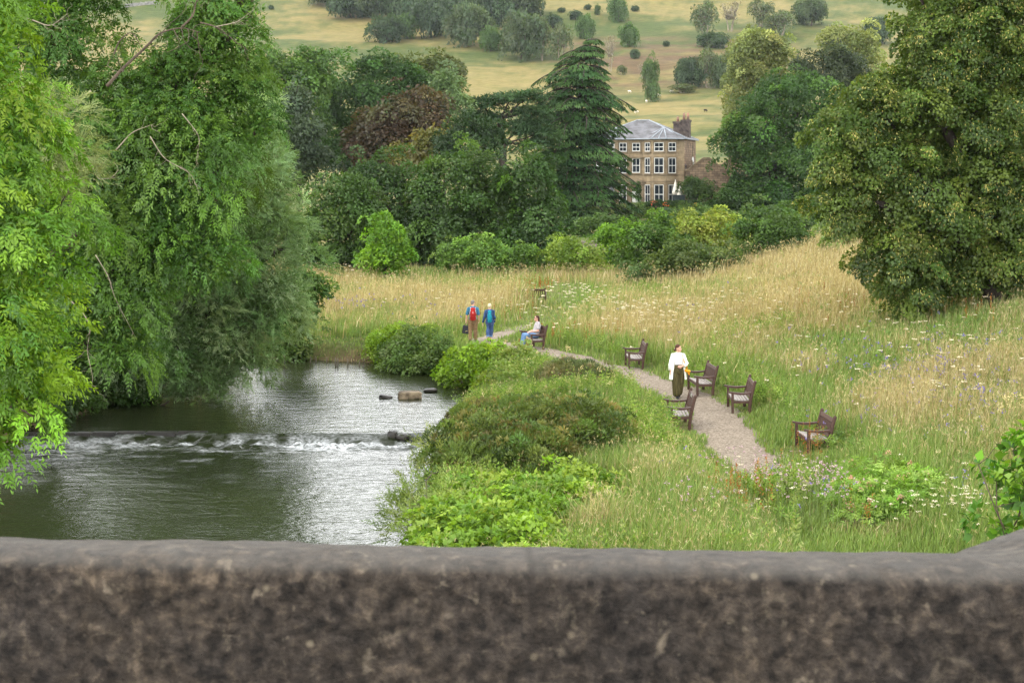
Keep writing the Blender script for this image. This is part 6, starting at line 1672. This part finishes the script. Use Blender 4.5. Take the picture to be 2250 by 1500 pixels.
def window(par, M, w_, h_, cols, rows, arch=False, split=True):
    """sash window: white frame with bars; pane and sill under it"""
    f = MB(); t = 0.1
    y0, y1 = -0.05, 0.03
    f.box((-w_ / 2, y0, 0), (-w_ / 2 + t, y1, h_), M); f.box((w_ / 2 - t, y0, 0), (w_ / 2, y1, h_), M)
    f.box((-w_ / 2 + t, y0, 0), (w_ / 2 - t, y1, t * 1.2), M); f.box((-w_ / 2 + t, y0, h_ - t), (w_ / 2 - t, y1, h_), M)
    for i in range(1, cols):
        x_ = -w_ / 2 + w_ * i / cols; f.box((x_ - 0.028, y0 + 0.02, t * 1.2), (x_ + 0.028, y1, h_ - t), M)
    for i in range(1, rows):
        z_ = h_ * i / rows; q = 0.05 if i * 2 == rows or rows == 2 else 0.028; f.box((-w_ / 2 + t, y0 + 0.012, z_ - q), (w_ / 2 - t, y1 - 0.01, z_ + q), M)
    if arch:
        f.add(np.array([tuple(M @ Vector((w_ / 2 * math.cos(a_), yy, h_ + w_ / 2 * math.sin(a_)))) for yy in (y0, y1) for a_ in np.linspace(0, math.pi, 11)]), [tuple(range(11)), tuple(range(11, 22))[::-1]] + [(i, i + 11, i + 12, i + 1) for i in range(10)])
    o = f.build('window', M_WHITEP, par)
    g_b = MB(); g_b.box((-w_ / 2 + 0.02, -0.012, 0.02), (w_ / 2 - 0.02, 0.02, h_ - 0.02), M); g_b.build('pane', M_PANE, o)
    s_ = MB(); s_.box((-w_ / 2 - 0.16, -0.16, -0.2), (w_ / 2 + 0.16, 0.03, -0.005), M); s_.box((-w_ / 2 - 0.16, -0.09, 0.0), (-w_ / 2 - 0.004, 0.03, h_ + 0.16), M); s_.box((w_ / 2 + 0.004, -0.09, 0.0), (w_ / 2 + 0.16, 0.03, h_ + 0.16), M)
    if not arch: s_.box((-w_ / 2 - 0.003, -0.085, h_ + 0.004), (w_ / 2 + 0.003, 0.03, h_ + 0.16), M)
    s_.build('sill', M_SILL, o)
    return o


def face_m(a_, b_, z):
    a_, b_ = np.array(a_), np.array(b_); u = norm(b_ - a_); c = (a_ + b_) / 2; nn_ = np.array([u[1], -u[0]])
    c = c + nn_ * 0.03
    return Matrix(((u[0], -nn_[0], 0, c[0]), (u[1], -nn_[1], 0, c[1]), (0, 0, 1, z), (0, 0, 0, 1)))


for by in BAYS:
    for (i, wf) in ((0, 1.22), (1, 1.42), (2, 1.22)):
        for z, hh2, rows in ((8.25, 1.32, 2), (5.02, 2.3, 2), (0.5, 2.85, 2)):
            window(HOUSE, face_m(by[i], by[i + 1], z), wf, hh2, 2, rows)
for z, hh2 in ((8.3, 1.25), (5.1, 2.2)):
    window(HOUSE, face_m((-0.7, 0), (0.7, 0), z), 1.2, hh2, 2, 2)
window(HOUSE, face_m((7.27, 5.6), (7.27, 7.2), 4.9), 1.3, 2.0, 2, 2, True)
m = MB(); Mx = face_m((7.27, 6.1), (7.27, 6.7), 7.4); m.box((-0.12, -0.02, 0), (0.12, 0.03, 2.2), Mx); m.build('slit_window', M_PANE, HOUSE)
d_ = MB(); d_.box((-0.62, -0.06, 0.25), (0.62, 0.0, 2.35)); dr_ = d_.build('door', M_WHITEP, HOUSE)
d_ = MB(); d_.add([(0.62 * math.cos(a_), yy, 2.42 + 0.62 * math.sin(a_)) for yy in (-0.07, 0.0) for a_ in np.linspace(0, math.pi, 13)], [tuple(range(13)), tuple(range(13, 26))[::-1]] + [(i, i + 13, i + 14, i + 1) for i in range(12)]); d_.build('fanlight', M_PANE, dr_)
d_ = MB()
for x_ in (-0.98, 0.98): d_.box((x_ - 0.2, -0.3, 0.0), (x_ + 0.2, -0.01, 3.4), None, 0.03)
d_.box((-1.4, -0.42, 3.4), (1.4, -0.01, 3.7)); d_.add([(-1.55, -0.5, 3.72), (1.55, -0.5, 3.72), (0, -0.5, 4.45), (-1.55, -0.01, 3.72), (1.55, -0.01, 3.72), (0, -0.01, 4.45)], [(0, 1, 2), (5, 4, 3), (0, 2, 5, 3), (1, 4, 5, 2), (0, 3, 4, 1)])
d_.box((-1.05, -0.3, 7.3), (1.05, -0.01, 7.5)); d_.build('pediment', M_SILL, HOUSE)
m = MB()
e_ = [(-7.62, -0.38, EZ + 0.02), (7.62, -0.38, EZ + 0.02), (7.62, 9.38, EZ + 0.02), (-7.62, 9.38, EZ + 0.02), (-0.95, 4.5, EZ + 2.95), (0.95, 4.5, EZ + 2.95)]
m.add(e_, [(0, 1, 5, 4), (1, 2, 5), (2, 3, 4, 5), (3, 0, 4), (3, 2, 1, 0)])
LD = MB()
hips = [(e_[0], e_[4]), (e_[1], e_[5]), (e_[2], e_[5]), (e_[3], e_[4]), (e_[4], e_[5])]
for by in BAYS:
    cx_ = (by[0][0] + by[3][0]) / 2
    pl = [(by[0][0] - 0.25, 0.15, EZ + 0.022), (by[1][0] - 0.16, by[1][1] - 0.36, EZ + 0.022), (by[2][0] + 0.16, by[2][1] - 0.36, EZ + 0.022), (by[3][0] + 0.25, 0.15, EZ + 0.022)]
    ap = (cx_, 2.3, EZ + 1.78)
    m.add(pl + [ap], [(0, 1, 4), (1, 2, 4), (2, 3, 4)])
    hips += [(pl[1], ap), (pl[2], ap), (((pl[1][0] + pl[2][0]) / 2, pl[1][1], pl[1][2]), ap), (pl[0], ap), (pl[3], ap)]
RF = m.build('roof', M_SLATE, HOUSE)
for a_, b_ in hips: LD.tube(np.array([a_, b_]) + [0, 0, 0.02], 0.085, None, 6)
LD.build('lead_ridge', M_LEAD, RF)
m = MB()
gp = [(-7.62, -0.38), (BAYS[0][0][0] - 0.25, -0.36), (BAYS[0][1][0] - 0.16, BAYS[0][1][1] - 0.36), (BAYS[0][2][0] + 0.16, BAYS[0][2][1] - 0.36), (BAYS[0][3][0] + 0.25, -0.36), (BAYS[1][0][0] - 0.25, -0.36), (BAYS[1][1][0] - 0.16, BAYS[1][1][1] - 0.36), (BAYS[1][2][0] + 0.16, BAYS[1][2][1] - 0.36), (BAYS[1][3][0] + 0.25, -0.36), (7.62, -0.38), (7.62, 9.38)]
m.tube(np.array([(x_, y_, EZ - 0.04) for x_, y_ in gp]), 0.1, None, 6); m.build('gutter', M_LEAD, RF)
for (x0, x1, y0, y1, zt, pots) in ((4.7, 5.9, 4.4, 5.4, EZ + 2.7, 1), (5.95, 7.15, 4.2, 5.6, EZ + 2.95, 2)):
    m = MB(); m.box((x0, y0, EZ - 0.2), (x1, y1, zt - 0.3)); m.box((x0 - 0.1, y0 - 0.1, zt - 0.298), (x1 + 0.1, y1 + 0.1, zt)); ch = m.build('chimney', M_CHIM, RF)
    for k_ in range(pots):
        m = MB(); cx_ = x0 + (x1 - x0) * (k_ + 0.5) / pots; m.tube([(cx_, (y0 + y1) / 2, zt - 0.02), (cx_, (y0 + y1) / 2, zt + (0.75 if pots == 1 else 1.05))], [0.24, 0.17], None, 10); m.build('chimney_pot', M_POT, ch)

# stone outbuilding with coped gables right of the house
ob = gpt(1552, 208); OB = empty('stone_outbuilding', ob, 'low stone outbuilding with coped gable beside the right end of the house', 'building', None, R(-6))
for x0, x1, y0, apex, eav in ((-3.0, 3.0, 0.0, 5.9, 4.2), (2.2, 8.6, 4.0, 7.0, 5.0)):
    m = MB(); cx_ = (x0 + x1) / 2
    poly = [(x0, -2), (x1, -2), (x1, eav), (cx_ + 0.5, apex), (cx_ - 0.5, apex), (x0, eav)]; k_ = len(poly)
    V = [(a_, y0, z) for a_, z in poly] + [(a_, y0 + 6, z) for a_, z in poly]
    m.add(V, [tuple(range(k_)), tuple(range(k_, 2 * k_))[::-1]] + [(i, k_ + i, k_ + (i + 1) % k_, (i + 1) % k_) for i in range(k_)])
    m.build('gable_wall', M_RUB, OB)
    m = MB()
    L_ = [(x0 - 0.15, eav), (x0 + 0.3, eav + 0.02), (cx_ - 0.5, apex), (cx_ + 0.5, apex), (x1 - 0.3, eav + 0.02), (x1 + 0.15, eav)]
    for i in range(len(L_) - 1):
        (a0, z0), (a1, z1) = L_[i], L_[i + 1]; sl_ = 0.004 * i
        m.add([(a0, y0 - 0.1 - sl_, z0 + 0.02), (a1, y0 - 0.1 - sl_, z1 + 0.02), (a1, y0 - 0.1 - sl_, z1 + 0.26), (a0, y0 - 0.1 - sl_, z0 + 0.26), (a0, y0 + 0.4, z0 + 0.02), (a1, y0 + 0.4, z1 + 0.02), (a1, y0 + 0.4, z1 + 0.26), (a0, y0 + 0.4, z0 + 0.26)],
              [(0, 1, 2, 3), (7, 6, 5, 4), (3, 2, 6, 7), (0, 4, 5, 1), (0, 3, 7, 4), (1, 5, 6, 2)])
    m.build('coping', M_SILL, OB)
for x_ in (-3.0, 2.9):
    m = MB(); m.ball((OB.location.x * 0 + x_, 0.1, 4.95), (0.18, 0.18, 0.26), 10, 8); m.tube([(x_, 0.1, 4.4), (x_, 0.1, 4.75)], [0.16, 0.08], None, 8); m.build('finial', M_CHIM, OB)

# terrace things
def parasol(px, d, H_, label):
    b_ = gpt(px, d); e = empty('closed_parasol', b_, label, 'parasol', 'closed parasols on the house terrace')
    m = MB(); m.tube([(0, 0, 0), (0, 0, H_ + 0.15)], 0.03, None, 6); m.build('pole', M_WHITEP, e)
    m = MB(); z = np.linspace(0.32, 1, 8) * H_; r = np.interp(z / H_, [0.32, 0.42, 0.9, 1], [0.34, 0.4, 0.12, 0.03])
    V = []; sg = 20
    for z_, r_ in zip(z, r):
        for k_ in range(sg): a_ = 2 * math.pi * k_ / sg; q = r_ * (1 + 0.16 * (-1) ** k_); V.append((q * math.cos(a_), q * math.sin(a_), z_))
    m.add(V, [(i * sg + k_, i * sg + (k_ + 1) % sg, (i + 1) * sg + (k_ + 1) % sg, (i + 1) * sg + k_) for i in range(7) for k_ in range(sg)] + [tuple(range(sg))[::-1]], True); m.build('canopy', M_PARA, e)


parasol(1484, 206.5, 3.0, 'folded cream parasol nearest the bay window of the house'); parasol(1494, 205.5, 2.4, 'shorter folded cream parasol at the right end of the terrace')
m = MB(); m.box((-0.85, -0.5, 0), (0.85, 0.5, 1.35), None, 0.08); m.box((-0.9, -0.55, 1.352), (0.9, 0.55, 1.45), None, 0.03)
o = m.build('garden_store', simple_mat('dark_green_paint', lin(34, 48, 46), 0.6), None, gpt(1491, 205)); tag(o, 'dark green garden storage box below the folded parasols', 'storage box')
HEDGE = dict(cr=0.28, L=0.16, W=0.1, cols=[g_(50, 76, 38, K), g_(58, 84, 42, K)], lump=0.04, core=0.3)
hl_ = [(P(x_, 452, 203.0), np.array([0.95, 0.6, 0.75])) for x_ in np.arange(1432, 1532, 9)]
b_ = gpt(1480, 203); e = empty('clipped_hedge', b_, 'dark clipped hedge along the terrace in front of the house', 'hedge'); crown('foliage', hl_, HEDGE, e, b_, 90)
YEWC = dict(cr=0.2, L=0.14, W=0.06, cols=[g_(54, 82, 40, K)], lump=0.05, core=0.3)
b_ = gpt(1403, 209.5); e = empty('clipped_conifer', b_, 'slim dark clipped conifer beside the house door', 'tree'); crown('crown', [(b_ + [0, 0, 0.7], np.array([0.5, 0.5, 0.8])), (b_ + [0, 0, 1.7], np.array([0.42, 0.42, 0.9])), (b_ + [0, 0, 2.5], np.array([0.25, 0.25, 0.7]))], YEWC, e, b_, 91)
flower_bits = [(1435, 444, (222, 120, 104), 'pinkish'), (1463, 449, (206, 122, 70), 'rusty orange'), (1531, 451, (236, 190, 76), 'yellow')]
for px, py, cc_, nm in flower_bits:
    c0 = P(px, py, 201.0); m_ = 16
    pp_ = c0 + rng.normal(size=(m_, 3)) * np.array([0.22, 0.2, 0.16])
    me = leaves_mesh('flower_clump', pp_, rdir(m_), rdir(m_), 0.2, 0.18, pick([g_(*cc_, 0.8)], m_, 0.1), M_PETAL, 0.1, c0)
    o = link('rose_bush', me, None, c0); tag(o, nm + ' rose bush in flower at the terrace hedge', 'flowers')
# garden wall glimpsed under the cedar
gw_ = gpt(1278, 128); m = MB()
m.box((-2.6, -0.2, -0.5), (2.6, 0.2, 1.5)); m.box((-2.65, -0.26, 1.502), (2.65, 0.26, 1.66), None, 0.03)
o = m.build('garden_wall', stone_mat('grey_wall_stone', lin(158, 148, 138), lin(132, 122, 114), 0.5, 0.2, 0.02, lin(100, 92, 86)), None, P(1278, 541, 128) + [0, 0, -1.2]); tag(o, 'grey stone garden wall glimpsed between the bushes under the cedar', 'wall')

# dry stone wall high on the hill, telegraph pole, stony scar
a_ = ground(275, 17, 300, 880); b_ = ground(348, 9, 300, 880)
m = MB()
for i in range(46):
    t = i / 46; c = a_ * (1 - t) + b_ * t; c[2] = float(h(c[0], c[1]))
    w_ = np.linalg.norm(b_ - a_) / 46
    m.box((c[0] - a_[0] - w_ * 0.49, c[1] - a_[1] - 0.4, c[2] - a_[2] - 0.4), (c[0] - a_[0] + w_ * 0.49, c[1] - a_[1] + 0.4, c[2] - a_[2] + random.uniform(1.1, 1.6)))
o = m.build('dry_stone_wall', simple_mat('grey_limestone', lin(150, 148, 142), 0.9, lin(96, 94, 90), 0.9), None, a_); tag(o, 'broken grey dry stone wall high on the hillside at the upper left', 'wall')
b_ = P(1658, 230, 222); m = MB(); m.tube([(0, 0, -9), (0, 0, 2.0)], [0.17, 0.13], None, 8); m.box((-0.02, -0.6, 1.5), (0.04, 0.6, 1.6)); o = m.build('telegraph_pole', simple_mat('bleached_wood', lin(190, 182, 168), 0.9, lin(150, 142, 130), 2), None, b_); tag(o, 'pale weathered telegraph pole among the trees right of the house', 'pole')

# old stakes along the far bank
M_STAKE = simple_mat('grey_stake', lin(112, 104, 88), 0.9, lin(58, 54, 44), 9, (1, 1, 0.3), 0.5, 0.02)
gk = 'old wooden stakes along the far bank'
for i, (px, top, bot, r_, lb_) in enumerate([(624, 776, 797, 0.045, 'stake at the left end of the row, under the willow branches'), (683, 777, 793, 0.045, 'stake in front of the low leafy clump'), (694, 781, 801, 0.035, 'thin stake just right of the low leafy clump'), (718, 783, 805, 0.04, 'stake with a knobbed top where the bare bank begins'),
                                               (737, 784, 808, 0.06, 'left of two stout stakes standing together'), (742, 785, 808, 0.055, 'right of two stout stakes standing together, leaning'), (764, 786, 812, 0.045, 'upright stake standing forward in the water'), (790, 792, 810, 0.05, 'broken short stake near the bank bushes'), (800, 789, 813, 0.04, 'leaning stake at the right end nearest the bank bushes'), (896, 804, 822, 0.05, 'stake half hidden in the dark bank bush')]):
    d = 58.6 if i < 4 else 57.4
    if i == 9: d = 55.9
    t_ = P(px, top, d); bz = -1.3
    m = MB(); ln = random.uniform(-0.05, 0.05) + (0.12 if i == 8 else 0)
    r_ *= 0.8; jx = [random.uniform(-0.02, 0.02) for _ in range(4)]
    m.tube([(-ln, 0, bz - t_[2]), (-ln * 0.5 + jx[0], jx[1], (bz - t_[2]) * 0.6), (-ln * 0.2 + jx[2], 0, (bz - t_[2]) * 0.3), (0, 0, -0.05), (0.012, 0, 0)], [r_ * 1.15, r_ * 1.05, r_ * 0.8, r_ * 0.85, r_ * 0.25], [r_ * 0.9, r_ * 0.7, r_ * 0.8, r_ * 0.6, r_ * 0.3], 6)
    tag(m.build('wooden_stake', M_STAKE, None, t_), lb_, 'stake', gk)
# fallen limb in the water at the willow's foot
m = MB(); q = limb(m, P(338, 905, 47.6), P(372, 880, 47.6), 0.05, 0.03, 0.1); limb(m, P(345, 898, 47.6), P(360, 912, 47.4), 0.03, 0.015); limb(m, P(366, 906, 47.3), P(392, 903, 47.0), 0.035, 0.015, 0.2)
o0 = q[0]; m.v = [np.vstack(m.v) - o0]; tag(m.build('fallen_branch', M_BARKD, None, o0), 'dark fallen branch sticking out of the water by the leaning willow', 'branch')

# ------------------------------------------------------------------ air
hz = MB(); hz.box((-760, -110, -4.5), (760, 1200, 175))
hm, nt, out = new_mat('hazy_air')
pv = nt.nodes.new('ShaderNodeVolumePrincipled'); pv.inputs['Color'].default_value = (0.80, 0.87, 0.93, 1); pv.inputs['Density'].default_value = 0.00005; pv.inputs['Anisotropy'].default_value = 0.2
nt.links.new(pv.outputs[0], out.inputs['Volume'])
tag(hz.build('haze', hm), kind='stuff')
cy.volume_bounces = 0
